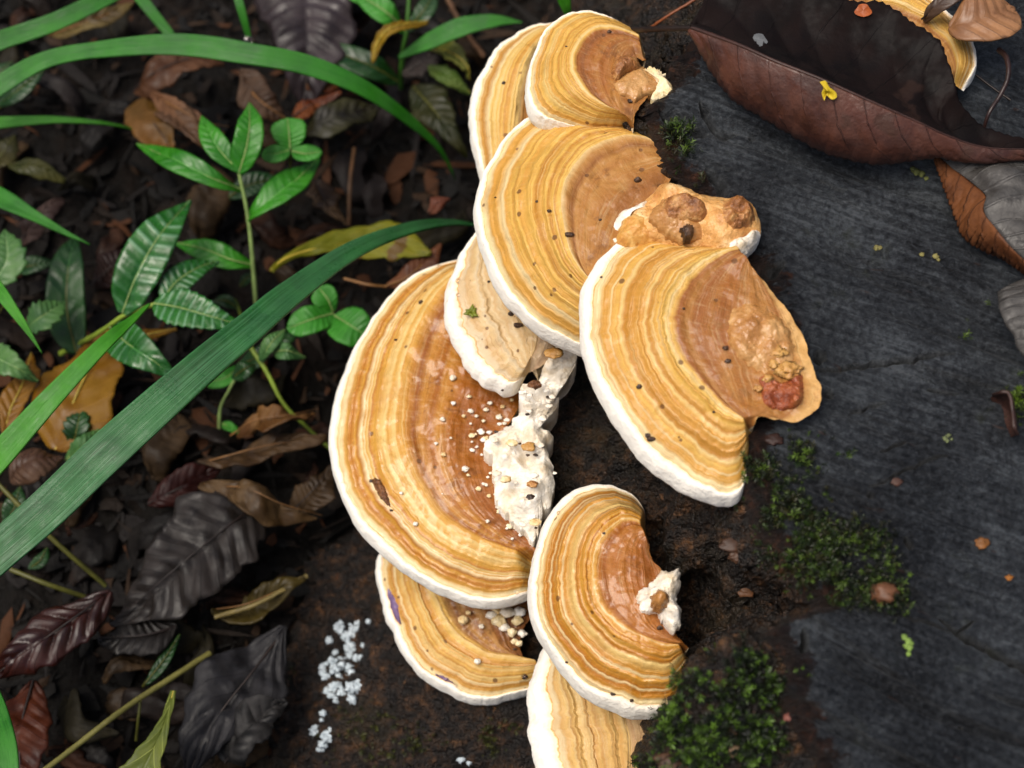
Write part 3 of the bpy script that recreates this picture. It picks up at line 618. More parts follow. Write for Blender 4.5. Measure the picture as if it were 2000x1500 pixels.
for key, lst in dict(F=[(821, 592, 5), (772, 665, 3), (726, 940, 4), (764, 996, 3)], C=[(1245, 352, 7), (1112, 460, 8), (1048, 395, 3), (1072, 412, 4), (1172, 430, 3), (967, 387, 2)], D=[(1248, 755, 6), (1272, 858, 8), (1266, 852, 6), (1394, 806, 3), (1418, 680, 6), (1422, 706, 6), (1335, 604, 3), (1158, 535, 3)],
                     B=[(1190, 63, 4), (1215, 142, 5), (1225, 154, 5), (1106, 92, 2), (1232, 198, 6)], E=[(1000, 612, 7), (1012, 636, 8), (955, 550, 3), (992, 580, 3)], H=[(1288, 1227, 6), (1195, 1370, 5), (1222, 1396, 4), (1102, 1300, 3), (1180, 1042, 3)], G=[(1026, 1322, 5), (1006, 1268, 4)], A=[(983, 163, 4), (960, 132, 2)]).items():
    for i, (x, y, r) in enumerate(lst):
        p = on_cap(key, x, y) + [0, 0, .002]; v, f = blob(p, pxw(p) * r * np.array([1.1, .8, .6]), i + 90, .4, src=ICO1); mesh_obj('dirt_speck', v, f, DARK_T, CAPS[key]['root'])
VIOLET = tissue_mat('violet_stain', (74, 50, 96), (120, 96, 134), (176, 158, 176), .7, .3, 30)
def stain(pts, wd):
    q = crs(pts, 40); V = []
    for k, (x, y) in enumerate(q):
        hw = wd * math.sin(math.pi * (k + .5) / 40) ** .7
        t = q[min(k + 1, 39)] - q[max(k - 1, 0)]; nn = np.array([-t[1], t[0]]) / np.linalg.norm(t)
        V.append([on_cap('G', *(np.array([x, y]) + nn * hw * a * (1 + .3 * n1(k * .5 + a * 3, 5, 2)))) + [0, 0, .006 - .007 * a * a] for a in np.linspace(-1, 1, 7)])
    mesh_obj('violet_stain', np.array(V), grid_faces(40, 7), VIOLET, Gr)
stain([(758, 1150), (764, 1172), (772, 1198), (782, 1220)], 9); stain([(850, 1318), (868, 1330), (892, 1344)], 8)
# the white crust between the brackets and the rotten side
crust = empty('fungal_crust', 'lumpy white fungal crust on the rotten wood beside the largest bracket', 'fungus crust', tuple(P(1020, 900, -.45)))
patch('crust', WHITE_T, crust, [(1090, 668), (1128, 684), (1112, 735), (1086, 760), (1085, 800), (1062, 828), (1078, 850), (1066, 890), (1082, 915), (1078, 965), (1062, 1000), (1046, 1060), (1026, 1040), (990, 1000), (968, 950), (958, 900), (955, 858), (985, 830), (1008, 805), (1016, 770), (1048, 745), (1066, 710)],
      lambda px, py: -.425 + .13 * np.clip((830 - py) / 150, 0, 1) - .03 * np.clip((py - 930) / 120, 0, 1) + 0 * px, .022, [(1000, 860, 22, .016), (1040, 855, 14, .012), (1045, 960, 18, .02), (1010, 950, 18, .014), (1035, 975, 10, -.02), (1020, 880, 12, -.015), (985, 900, 14, .012), (1060, 1000, 12, .012), (1030, 800, 16, .014), (1055, 780, 10, -.012), (1060, 925, 14, .02), (1030, 900, 14, -.03), (1075, 720, 14, .02), (1020, 990, 16, .02)], 30, .013, N=320, Mr=90, edge=13, thick=.08)
for i, (x, y, r, mt) in enumerate([(1032, 872, 12, WART_T), (1040, 946, 9, BROWN_T), (1036, 970, 7, DARK_T), (988, 936, 9, CREAM_T), (1082, 690, 14, WART_T), (1045, 752, 11, BROWN_D), (1000, 866, 9, CREAM_T), (1045, 1020, 9, CREAM_T)]):
    p = P(x, y, -.38 + .12 * np.clip((830 - y) / 150, 0, 1)); v, f = blob(p, pxw(p) * r * np.array([1.2, .8, .45]), i + 130, .3); mesh_obj('lump', v, f, mt, crust)

rr = random.Random(9)
for i in range(30):                                        # little knobs, and dark blobs painting the shade of pits, along the crust
    x, y = rr.uniform(955, 1085), rr.uniform(760, 1045)
    if y > 1000 and x < 985: continue
    p, _ = (P(x, y, -.395 + .125 * np.clip((830 - y) / 150, 0, 1)), 0); hole = i % 4 == 0
    v, f = blob(p, pxw(p) * (rr.uniform(2, 4) if hole else rr.uniform(3, 7)) * np.array([1.4, 1, .25]), i + 300, .35, src=ICO1); mesh_obj('pit' if hole else 'knob', v, f, DARK_T if hole else WHITE_T, crust)
for i in range(26):                                        # and its outliers on the largest cap
    t_ = rr.random(); y = 840 + 240 * t_; x = (960 + 14 * math.sin(y * .05) if y < 960 else 972 + (y - 960) * .55) - abs(rr.gauss(0, 14))
    p = on_cap('F', x, y) + [0, 0, .005]; v, f = blob(p, pxw(p) * rr.uniform(2, 5) * np.array([1.3, 1, .5]), i + 400, .35, src=ICO1); mesh_obj('granule', v, f, WHITE_T if i % 3 else CREAM_T, Fr)

# ================================================================== leaves, blades, plants
GAIN = dict(dead_leaf=.38)  # dead leaves darkened in colour for the light lost down on the litter
def leaf_mat(name, c1, c2, vein=None, nv=9, slope=1.2, vein_w=.06, mid=None, spots=None, spot_t=.62, spot_s=9, rough=.4, spec=.5, streak=0, trans=0.0, sheen=None, bump=.4, sc=12, edge=None):
    m = M(name); o = m.obj(); u = m.attr('lu'); v = m.attr('lv')
    n = m.noise(o, sc, 5, .6); col = m.mix(m.rng(n, .35, .65), lin(c1, GAIN.get(name[:9], 1)), lin(c2, GAIN.get(name[:9], 1)))
    av = m.math('ABSOLUTE', v)
    h = m.math('MULTIPLY', m.noise(o, 90, 3), .4)
    if streak:
        st = m.noise(m.xyz(m.math('MULTIPLY', u, 3.0), m.math('MULTIPLY', v, float(streak)), 0.0), 1, 3, .6)
        col = m.mix(m.rng(st, .4, .62, 0, .5), col, lin(vein or c2)); h = m.math('ADD', h, st)
    elif vein:
        q = m.math('SUBTRACT', m.math('MULTIPLY', u, float(nv)), m.math('MULTIPLY', av, slope))
        fr_ = m.math('ABSOLUTE', m.math('SUBTRACT', m.math('FRACT', m.math('ADD', q, 50.0)), .5))
        vm = m.rng(fr_, vein_w, vein_w * .3, 0, 1)
        vm = m.math('MULTIPLY', vm, m.rng(m.noise(o, 11, 3), .36, .6, .15, 1.0))
        col = m.mix(m.math('MULTIPLY', vm, .55), col, lin(vein)); h = m.math('ADD', h, m.math('MULTIPLY', vm, .6))
    if mid: col = m.mix(m.rng(av, .07, .03, 0, .9), col, lin(mid))
    if edge: col = m.mix(m.rng(av, .75, 1.0, 0, .8), col, lin(edge))
    if spots: col = m.mix(m.rng(m.noise(o, spot_s, 3, .5), spot_t, spot_t + .05, 0, .9), col, lin(spots))
    ro = m.rng(m.noise(o, 22, 3), .35, .65, rough - .1, rough + .18)
    m.set(Base_Color=col, Roughness=ro, Specular_IOR_Level=spec, Normal=m.bump(h, bump, .006))
    if trans: m.translucent(col, trans)
    return m.m
PROF = dict(lance=[(0, .12), (.12, .55), (.3, .95), (.42, 1), (.6, .88), (.8, .5), (.93, .18), (1, .0)], ovate=[(0, .2), (.1, .72), (.28, 1), (.45, .98), (.65, .78), (.85, .38), (1, 0)],
            round=[(0, .15), (.12, .6), (.3, .9), (.55, 1), (.78, .85), (.92, .5), (1, 0)], flat=[(0, 1), (1, 1)], obov=[(0, .05), (.2, .3), (.45, .72), (.68, 1), (.85, .86), (.95, .5), (1, 0)])
def blade_geo(mid, hw, prof='lance', NU=60, NV=17, roll=0, fold=0.0, cup=0.0, nv=9, slope=1.2, vamp=0.0, serr=0, samp=0.0, wav=0.0, seed=0, asym=0.0, face=0.0, tear=0.0):
    """a leaf round its midrib: mid = [(px,py,z)...], hw half width in photo pixels (or one per midrib point)"""
    mid = np.asarray(mid, float); pts = P(mid[:, 0], mid[:, 1], mid[:, 2]); K = len(pts)
    c = crs(pts, NU) if K > 2 else np.linspace(pts[0], pts[1], NU)
    u = np.linspace(0, 1, NU); T = np.gradient(c, axis=0); T /= np.linalg.norm(T, axis=1, keepdims=True)
    ref = np.array([0, 0, 1.0]) * (1 - face) - FWD * face
    Lt = np.cross(ref, T); Lt /= np.linalg.norm(Lt, axis=1, keepdims=True) + 1e-9; N = np.cross(T, Lt)
    ra = np.interp(u, np.linspace(0, 1, np.size(roll)), np.atleast_1d(roll)) if np.size(roll) > 1 else np.full(NU, float(roll))
    L2 = Lt * np.cos(ra)[:, None] + N * np.sin(ra)[:, None]; N2 = N * np.cos(ra)[:, None] - Lt * np.sin(ra)[:, None]
    px1 = pxw(c)
    if np.size(hw) > 1: wd = np.interp(u, np.linspace(0, 1, len(hw)), hw) * px1
    else:
        pr = np.array(PROF[prof]); wd = np.interp(u, pr[:, 0], pr[:, 1]); k_ = np.ones(5) / 5
        wd = np.convolve(np.pad(wd, 2, mode='edge'), k_, 'valid'); wd[0] *= .6; wd[-1] = 0; wd = wd * hw * px1
    v = np.linspace(-1, 1, NV); A = np.abs(v)[None]
    W = wd[:, None] * np.where(v[None] > 0, 1 + asym, 1 - asym)
    if serr: W = W * (1 + samp * (((u[:, None] * serr) % 1) - .4) * A ** 4)
    if tear: W = W * (1 + tear * A ** 2 * fbm(np.stack([u[:, None] * 7 + 0 * A, np.sign(v)[None] * 3 + 0 * W, 0 * W + seed * 1.3], -1), seed + 9, 4))
    q = u[:, None] * nv - A * slope
    h = fold * A * W + cup * A ** 2 * W + vamp * np.abs(np.sin(math.pi * q)) ** .7 * (1 - A ** 6) * sstep(0, .15, A)
    V = c[:, None] + L2[:, None] * (W * v[None])[..., None] + N2[:, None] * h[..., None]
    if wav:
        V = V + N2[:, None] * (wav * fbm(V * 7 + seed * 3.1, seed, 3))[..., None] + L2[:, None] * (wav * .4 * vn(V * 11 + 9, seed + 2) * A)[..., None]
    at = dict(lu=np.repeat(u[:, None], NV, 1).ravel(), lv=np.repeat(v[None], NU, 0).ravel())
    return V, grid_faces(NU, NV), at, c + N2 * .002, px1
def solid(o, t=.005):
    md = o.modifiers.new('thickness', 'SOLIDIFY'); md.thickness = t; md.offset = 0; return o
def make_blade(name, mid, hw, mt, parent=None, label=None, cat=None, group=None, thick=.005, **k):
    V, f, at, c, px1 = blade_geo(mid, hw, **k)
    o = mesh_obj(name, V, f, mt, parent, at, loc=None if parent else V.reshape(-1, 3).mean(0))
    solid(o, thick); tag(o, label, cat, group); return o, c, px1
def rib(c, px1, parent, mt, r=3.0, name='midrib', dz=.003):
    t = np.linspace(1, .25, len(c)); v, f = tube(c + [0, 0, dz], r * px1 * t, 6); return mesh_obj(name, v, f, mt, parent)
def stalk(name, pts, r, mt, parent=None, label=None, cat=None, n=40, taper=1.0, wob=.1, group=None):
    p = np.asarray(pts, float); w_ = P(p[:, 0], p[:, 1], p[:, 2]); c = crs(w_, n) if len(w_) > 2 else np.linspace(w_[0], w_[1], n)
    v, f = tube(c, r * pxw(c) * np.linspace(1, taper, n), 7, wob, len(name)); o = mesh_obj(name, v, f, mt, parent, loc=None if parent else c.mean(0)); return tag(o, label, cat, group)
def leaf_thing(name, label, cat, mid, hw, mt, ribm=None, ribr=3, pet=None, group=None, **k):
    m_ = np.asarray(mid, float); g = empty(name, label, cat, tuple(P(*m_[len(m_) // 2])), group)
    o, c, px1 = make_blade('blade', mid, hw, mt, g, **k)
    if ribm: rib(c, px1, g, ribm, ribr)
    if pet: stalk('petiole', pet, ribr * 1.3, ribm or mt, g)
    return g
def plain(name, c, rough=.5, spec=.4):
    m = M(name); o = m.obj(); n = m.noise(o, 30, 4)
    m.set(Base_Color=m.mix(m.rng(n, .35, .65), lin(c, .75), lin(c, 1.15)), Roughness=rough, Specular_IOR_Level=spec, Normal=m.bump(n, .4, .006)); return m.m

# ---- grass
GR_BIG = leaf_mat('broad_grass', (14, 62, 18), (26, 84, 30), vein=(74, 124, 84), streak=20, rough=.36, spec=.38, trans=.1, bump=.4)
GR_MID = leaf_mat('bright_grass', (26, 90, 14), (40, 112, 18), vein=(54, 124, 34), streak=16, rough=.45, trans=.2)
GR_YEL = leaf_mat('fresh_grass', (44, 116, 12), (60, 134, 16), vein=(72, 146, 40), streak=14, rough=.45, trans=.25)
GG = 'grass blades arching in from the left and top'
def grass(label, pts, mt, **k):
    p = np.asarray(pts, float); k.setdefault('fold', .16)
    return make_blade('grass_blade', p[:, :3], p[:, 3], mt, None, label, 'grass blade', GG, NU=90, NV=13, **k)[0]
grass('broad grey-green grass blade slanting up towards the brackets', [(-120, 1180, -.42, 44), (75, 1012, -.38, 41), (190, 902, -.34, 42), (280, 820, -.32, 42), (400, 714, -.32, 39), (490, 640, -.34, 35), (570, 573, -.38, 31), (690, 490, -.46, 24), (800, 447, -.58, 18), (880, 435, -.68, 12), (940, 441, -.75, 1)], GR_BIG, face=.5, roll=[-.1, -.05, -.1, -.2, -.1])
grass('long bright grass blade arching over the upper left', [(-60, 215, -.6, 20), (0, 168, -.58, 20), (90, 118, -.55, 17), (200, 97, -.52, 16), (350, 88, -.5, 19), (500, 108, -.5, 22), (600, 128, -.53, 23), (695, 165, -.58, 21), (770, 212, -.66, 20), (845, 275, -.78, 16), (875, 318, -.86, 10), (890, 352, -.92, 1)], GR_MID, face=.6)
grass('grass blade crossing the top left corner above the long arch', [(-60, 105, -.6, 20), (0, 80, -.58, 18), (100, 46, -.56, 18), (170, 14, -.56, 17), (250, -25, -.58, 14)], GR_MID, face=.6, roll=.2)
grass('thin grass blade pointing right below the long arch', [(-60, 246, -.75, 12), (0, 240, -.72, 12), (100, 234, -.72, 9), (180, 238, -.75, 6), (240, 247, -.8, 3), (280, 258, -.85, .5)], GR_YEL, face=.6)
grass('wet pointed grass blade tip above the glint-striped leaves', [(-60, 366, -.7, 25), (0, 388, -.66, 24), (70, 424, -.64, 19), (130, 456, -.66, 12), (160, 470, -.67, 6), (176, 478, -.68, .5)], GR_MID, face=.5, roll=-.3)
grass('short grass tip with a yellow end at the left edge', [(-50, 510, -.55, 17), (0, 570, -.5, 15), (35, 618, -.5, 13), (62, 658, -.52, 8), (82, 690, -.54, .5)], GR_YEL, face=.5)
grass('bright green grass blade in front of the large yellow leaf', [(-70, 968, -.5, 28), (20, 868, -.45, 27), (110, 768, -.42, 23), (200, 675, -.42, 18), (250, 632, -.46, 13), (292, 594, -.5, 2)], GR_YEL, face=.5)
g8 = grass('narrow grass tip hanging from the top edge with a drop', [(455, -40, -.55, 10), (466, 0, -.55, 9), (477, 40, -.58, 8), (487, 78, -.62, 5)], GR_MID, face=.6)
grass('grass blade running under the long arch from the top edge', [(262, -20, -.7, 12), (300, 28, -.7, 11), (334, 70, -.72, 9)], GR_MID, face=.6)
grass('grass tip hanging from the top edge above the brackets', [(1094, -30, -.35, 15), (1106, 15, -.4, 12), (1117, 48, -.46, 3)], GR_YEL, face=.6)
grass('dark grass blade at the top pointing at the back bracket', [(780, 112, -.8, 4), (830, 86, -.75, 17), (900, 54, -.7, 20), (970, 41, -.7, 14), (1020, 44, -.72, 1)], GR_MID, face=.5)
grass('grass blade cut off at the lower left edge', [(-40, 1310, -.5, 20), (-5, 1400, -.45, 24), (12, 1470, -.42, 24), (20, 1560, -.42, 20)], GR_MID, face=.5)
WATER = M('water'); WATER.set(Base_Color=(1, 1, 1), Roughness=.02, IOR=1.33, Transmission_Weight=1.0); WATER = WATER.m
p = P(486, 80, -.6); v, f = blob(p, .011, 1, .05); tag(mesh_obj('water_drop', v, f, WATER, loc=p), 'clear water drop on the narrow grass tip at the top edge', 'water drop')

# ---- living plants
LF_BRT = leaf_mat('seedling_leaf', (34, 104, 14), (52, 126, 22), vein=(78, 146, 58), nv=11, slope=.8, mid=(84, 150, 60), rough=.36, trans=.25)
LF_GLINT = leaf_mat('striped_wet_leaf', (20, 72, 16), (34, 92, 26), vein=(110, 150, 118), nv=11, slope=.5, vein_w=.22, mid=(52, 110, 44), rough=.28, trans=.12)  # wide pale vein stripes carry the wet glints as colour
LF_DRK = leaf_mat('shaded_leaf', (12, 44, 10), (22, 62, 14), vein=(30, 74, 26), mid=(36, 84, 30), rough=.4, trans=.15)  # darker greens, shade of the leaves behind put into the colour
LF_CLV = leaf_mat('clover_leaf', (40, 112, 22), (56, 132, 34), vein=(70, 140, 50), mid=(84, 150, 66), rough=.5, trans=.25)
LF_PAL = leaf_mat('pale_toothed_leaf', (52, 92, 46), (72, 112, 52), vein=(96, 132, 80), mid=(110, 140, 90), rough=.5, trans=.2, spots=(110, 92, 70), spot_t=.66)
ST_YEL = plain('yellow_green_stem', (112, 132, 42)); ST_PAL = plain('pale_green_stem', (124, 146, 84)); ST_OLV = plain('olive_stalk', (76, 76, 26))
def plant(name, label, cat, loc, stem=None, stem_r=4, stem_m=ST_PAL, leaves=(), extra=()):
    g = empty(name, label, cat, tuple(P(*loc)))
    if stem: stalk('stem', stem, stem_r, stem_m, g, taper=.7)
    for pts, hw, mt, kw in leaves:
        kw = dict(dict(fold=.22, vamp=.003, wav=.01, seed=int(pts[0][0]), face=.4), **kw)
        o, c, px1 = make_blade('leaf', pts, hw, mt, g, **kw)
        rib(c, px1, o, ST_PAL if mt is not LF_DRK else ST_OLV, 1.7)
    return g
plant('seedling', 'upright green seedling with paired leaves on a pale stem', 'plant', (500, 640, -1.0), [(506, 640, -1.0), (500, 590, -.92), (495, 530, -.84), (489, 460, -.76), (480, 400, -.7), (467, 338, -.64)], 5, ST_PAL,
      [([(468, 338, -.64), (482, 290, -.6), (488, 245, -.58), (487, 202, -.6)], 28, LF_BRT, dict(prof='ovate')), ([(466, 334, -.64), (432, 298, -.62), (410, 262, -.62), (397, 232, -.64)], 23, LF_BRT, dict(prof='lance')),
       ([(472, 372, -.68), (420, 352, -.62), (350, 320, -.62), (268, 282, -.7)], 25, LF_BRT, dict(prof='lance')), ([(490, 432, -.74), (520, 405, -.7), (570, 362, -.7), (624, 312, -.76)], 32, LF_BRT, dict(prof='lance', roll=-.3)),
       ([(498, 520, -.84), (450, 508, -.8), (400, 488, -.8), (342, 474, -.84)], 24, LF_BRT, dict(prof='lance')), ([(448, 386, -.86), (490, 362, -.84), (552, 350, -.86)], 24, LF_DRK, {})])
plant('clover', 'three round clover-like leaflets beside the seedling tip', 'plant', (568, 300, -.9), [(568, 298, -.68), (566, 340, -.8), (560, 400, -1.0)], 3, ST_OLV,
      [([(567, 292, -.68), (565, 262, -.66), (562, 232, -.66)], 33, LF_CLV, dict(prof='round')), ([(564, 296, -.68), (540, 302, -.67), (514, 303, -.68)], 18, LF_CLV, dict(prof='round')), ([(571, 297, -.68), (598, 302, -.67), (628, 298, -.68)], 18, LF_CLV, dict(prof='round'))])
plant('bamboo_grass', 'wet bamboo grass with painted glint stripes on its leaves at left', 'plant', (190, 700, -.9), [(120, 690, -1.0), (190, 652, -.8), (250, 612, -.72), (325, 588, -.7)], 6, ST_YEL,
      [([(240, 612, -.72), (268, 540, -.68), (310, 465, -.66), (372, 392, -.7)], 46, LF_GLINT, dict(prof='ovate', vamp=.0035, nv=11, slope=.5)), ([(318, 588, -.7), (345, 552, -.7), (385, 526, -.72), (428, 510, -.76)], 28, LF_GLINT, dict(prof='ovate', vamp=.003)),
       ([(302, 594, -.7), (350, 602, -.67), (415, 620, -.66), (480, 640, -.7)], 38, LF_GLINT, dict(prof='ovate', vamp=.0035, serr=11, samp=.12)), ([(215, 640, -.76), (250, 672, -.7), (300, 705, -.68), (348, 745, -.72)], 40, LF_GLINT, dict(prof='ovate', vamp=.0035, roll=.2)),
       ([(150, 690, -.9), (132, 610, -.85), (134, 530, -.82), (150, 462, -.86)], 40, LF_DRK, dict(prof='ovate', vamp=.003))])
plant('creeping_plant', 'low round-leaved plant touching the largest bracket at its upper left', 'plant', (650, 615, -.95), [(650, 612, -.86), (655, 640, -.95), (660, 670, -1.05)], 3, ST_OLV,
      [([(650, 614, -.86), (610, 625, -.83), (562, 643, -.84)], 32, LF_CLV, dict(prof='round')), ([(650, 608, -.86), (640, 585, -.83), (622, 562, -.83)], 26, LF_CLV, dict(prof='round')), ([(654, 618, -.86), (690, 640, -.83), (722, 662, -.85)], 42, LF_CLV, dict(prof='round'))])
plant('vine', 'thin yellow-green vine stalk running down to the largest bracket', 'plant', (555, 790, -.9), [(488, 676, -.8), (520, 725, -.82), (555, 790, -.86), (600, 835, -.9), (650, 882, -.94)], 5, ST_YEL,
      [([(512, 705, -.8), (530, 672, -.76), (556, 645, -.78)], 15, LF_PAL, {}), ([(535, 690, -.8), (560, 686, -.76), (596, 698, -.8)], 17, LF_PAL, {})])
plant('vine', 'pale bent sprout under the broad grass blade', 'plant', (435, 800, -.95), [(428, 858, -1.0), (430, 800, -.94), (446, 764, -.88), (462, 735, -.84)], 4, ST_PAL,
      [([(458, 738, -.84), (478, 722, -.8), (500, 712, -.82)], 18, LF_DRK, {}), ([(434, 828, -.98), (452, 838, -.96), (470, 850, -.97)], 9, LF_CLV, {})])
plant('toothed_herb', 'pale toothed leaves at the left edge below the wet grass tip', 'plant', (20, 600, -.9), [(-30, 640, -1.0), (5, 600, -.85), (10, 550, -.8)], 3, ST_OLV,
      [([(-15, 562, -.75), (15, 510, -.72), (12, 452, -.74)], 36, LF_PAL, dict(serr=7, samp=.3)), ([(55, 640, -.8), (85, 618, -.76), (126, 594, -.8)], 28, LF_PAL, dict(serr=7, samp=.35)), ([(-30, 690, -.8), (30, 718, -.76), (75, 744, -.8)], 30, LF_PAL, dict(serr=6, samp=.2))])
plant('toothed_herb', 'dark toothed sprig over the large yellow leaf', 'plant', (150, 850, -.9), [(140, 900, -1.0), (150, 860, -.86)], 3, ST_OLV, [([(142, 880, -.86), (152, 835, -.82), (160, 796, -.84)], 24, LF_DRK, dict(serr=6, samp=.35)), ([(130, 900, -.86), (165, 870, -.8), (200, 840, -.84)], 16, LF_PAL, dict(serr=6, samp=.3))])
plant('wood_herb', 'leafy stem at the top between the purple leaf and the back bracket', 'plant', (785, 160, -.9), [(782, 190, -1.0), (786, 110, -.85), (794, 60, -.78), (800, -20, -.72)], 5, plain('green_stem', (50, 92, 26)),
      [([(792, 62, -.78), (750, 22, -.72), (690, -14, -.74)], 26, LF_CLV, {}), ([(776, 160, -.9), (720, 128, -.84), (655, 106, -.84), (590, 108, -.88)], 28, LF_DRK, dict(prof='ovate')), ([(795, 60, -.78), (830, 20, -.74), (850, -20, -.76)], 20, LF_DRK, {})])

plant('shade_herb', 'dim broad leaf peeping out left of the shaded bamboo grass leaf', 'plant', (60, 520, -.95), [(20, 540, -1.0), (45, 525, -.94)], 3, ST_OLV, [([(30, 530, -.94), (65, 520, -.92), (108, 515, -.93)], 18, LF_DRK, {})])
plant('shade_herb', 'dim leafy sprig under the corner of the long grass arch', 'plant', (30, 200, -.95), [(-20, 230, -1.0), (10, 200, -.93), (40, 180, -.9)], 3, ST_OLV, [([(0, 205, -.92), (40, 175, -.88), (85, 140, -.88)], 22, LF_DRK, {}), ([(-20, 190, -.92), (-5, 150, -.88), (25, 120, -.88)], 20, LF_DRK, {})])
plant('shade_herb', 'small olive sprout left of the seedling stem', 'plant', (470, 590, -.95), [(480, 660, -1.0), (468, 610, -.95), (458, 585, -.93)], 4, ST_YEL, [([(470, 560, -.9), (482, 545, -.88), (500, 535, -.89)], 9, LF_DRK, {}), ([(462, 600, -.92), (440, 588, -.9), (418, 590, -.91)], 12, LF_DRK, {})])
plant('shade_herb', 'low green leaves between the broad blade and the yellow-green vine', 'plant', (450, 710, -.95), [(455, 740, -1.0), (470, 715, -.93), (490, 690, -.9)], 3, ST_OLV, [([(470, 712, -.9), (500, 700, -.87), (520, 672, -.88)], 20, LF_DRK, {}), ([(465, 720, -.9), (440, 740, -.88), (400, 748, -.9)], 18, LF_CLV, dict(prof='round')), ([(540, 690, -.9), (552, 668, -.88), (580, 650, -.9)], 14, LF_DRK, {})])
plant('shade_herb', 'dark leaves in the lower left behind the olive stalks', 'plant', (40, 1010, -.95), [(0, 1060, -1.0), (20, 1020, -.93)], 3, ST_OLV, [([(10, 1030, -.92), (30, 990, -.9), (40, 950, -.91)], 22, LF_DRK, {}), ([(60, 1110, -.95), (80, 1095, -.93), (92, 1070, -.94)], 12, LF_DRK, {})])
plant('shade_herb', 'narrow dark leaf lying along the long olive stalk', 'plant', (310, 1290, -.95), [(280, 1340, -1.0), (300, 1310, -.93)], 3, ST_OLV, [([(285, 1335, -.92), (320, 1290, -.9), (352, 1240, -.91)], 12, LF_DRK, {})])
plant('wood_herb', 'fresh leaves entering at the top beside the hanging grass tip', 'plant', (600, -10, -.9), [(640, -60, -.9), (690, -20, -.85)], 3, ST_OLV, [([(660, -40, -.8), (720, -6, -.78), (772, 22, -.8)], 24, LF_CLV, {}), ([(560, -30, -.85), (600, -8, -.82), (640, -4, -.84)], 16, LF_DRK, {})])

# ================================================================== dead leaves on the ground
GD = 'dead leaves in the litter'
RIB_D = plain('dark_rib', (30, 20, 16)); RIB_T = plain('tan_rib', (120, 84, 46)); RIB_Y = plain('yellow_rib', (170, 150, 56))
def dead(label, mid, hw, c1, c2, vein=None, rib_m=RIB_D, rr=3, mat_kw=None, pet=None, cat='dead leaf', **k):
    kw = dict(vamp=.005, wav=.04, tear=.22, NV=21, NU=80, seed=int(abs(mid[0][0]) + abs(mid[0][1])), nv=9, slope=1.3)
    kw.update(k)
    mid = [(a, b, c + .06) for a, b, c in mid]; pet = [(a, b, c + .06) for a, b, c in pet] if pet else None
    mk = dict(rough=.5, spec=.25, nv=kw['nv'], slope=kw['slope']); mk.update(mat_kw or {})
    return leaf_thing('dead_leaf', label, cat, mid, hw, leaf_mat('dead_leaf_' + cat[:6], c1, c2, vein=vein, **mk), rib_m, rr, pet, GD, **kw)
dead('large purple-grey ribbed dead leaf hanging down at the top centre', [(598, -110, -.86), (602, 0, -.88), (602, 100, -.9), (594, 215, -.93)], 92, (52, 42, 44), (78, 66, 70), (32, 24, 26), nv=13, slope=1.6, vamp=.012, prof='ovate', mat_kw=dict(rough=.45, spec=.35))
dead('big silvery ribbed dead leaf lying below the broad grass blade', [(505, 985, -.92), (420, 1050, -.88), (340, 1115, -.88), (262, 1182, -.92), (208, 1218, -.96)], 96, (44, 37, 32), (66, 58, 54), (16, 12, 10), nv=11, slope=1.5, vamp=.010, prof='ovate', mat_kw=dict(rough=.5, spec=.35, sc=20))
dead('smooth slate-grey dead leaf at the bottom left of the stump foot', [(556, 1232, -.95), (490, 1318, -.91), (420, 1410, -.91), (362, 1530, -.95)], 72, (38, 37, 40), (54, 53, 57), (22, 20, 22), nv=6, slope=2.2, vamp=.012, prof='lance', mat_kw=dict(rough=.55, spec=.25, sc=20))
dead('dark red wet dead leaf with a white sky glint at the left edge', [(214, 1160, -.9), (150, 1205, -.87), (70, 1262, -.87), (-30, 1335, -.9)], 52, (52, 16, 8), (76, 26, 12), (40, 12, 8), nv=7, vamp=.012, cup=-.12, mat_kw=dict(rough=.4, spec=.45))
dead('orange-red rotting dead leaf in the lower left corner', [(66, 1330, -.96), (42, 1420, -.93), (40, 1500, -.93), (50, 1580, -.95)], 52, (64, 24, 8), (100, 44, 14), (50, 18, 8), vamp=.006)
dead('small grey ribbed dead leaf below the silvery one', [(345, 1225, -.97), (280, 1242, -.95), (190, 1246, -.96)], 42, (40, 36, 34), (56, 52, 50), (22, 18, 16), nv=9, vamp=.01)
dead('yellow-green fallen leaf pointing up at the bottom edge', [(340, 1352, -.8), (330, 1390, -.79), (312, 1440, -.78), (284, 1500, -.78), (250, 1570, -.8)], [5, 9, 22, 40, 52], (100, 116, 38), (128, 140, 52), (150, 158, 84), RIB_Y, 3, nv=5, vamp=.002, wav=.008, fold=.25, cat='fallen leaf')
dead('crumpled tan dead leaf left of the largest bracket', [(412, 952, -.93), (480, 955, -.86), (550, 985, -.87), (628, 1008, -.93)], 42, (92, 68, 40), (128, 98, 60), (64, 46, 28), RIB_T, 2, wav=.07, cup=-.3, vamp=.0035, mat_kw=dict(sc=22))
dead('torn tan dead leaf strip above the crumpled tan one', [(395, 906, -.95), (450, 890, -.92), (540, 868, -.92), (632, 862, -.95)], 30, (76, 54, 32), (108, 80, 48), (54, 38, 24), RIB_T, 2, wav=.06, mat_kw=dict(sc=24))
dead('curled orange-brown dead leaf crossed by the yellow-green vine', [(452, 852, -.96), (500, 822, -.88), (565, 812, -.87), (622, 800, -.93)], 24, (110, 70, 32), (156, 112, 62), (80, 50, 26), RIB_T, 2, wav=.05, cup=.5)
dead('ragged brown dead leaf beside the rim of the largest bracket', [(560, 1010, -.97), (610, 960, -.93), (652, 905, -.94)], 34, (70, 52, 32), (98, 74, 46), None, RIB_D, 2, wav=.05)
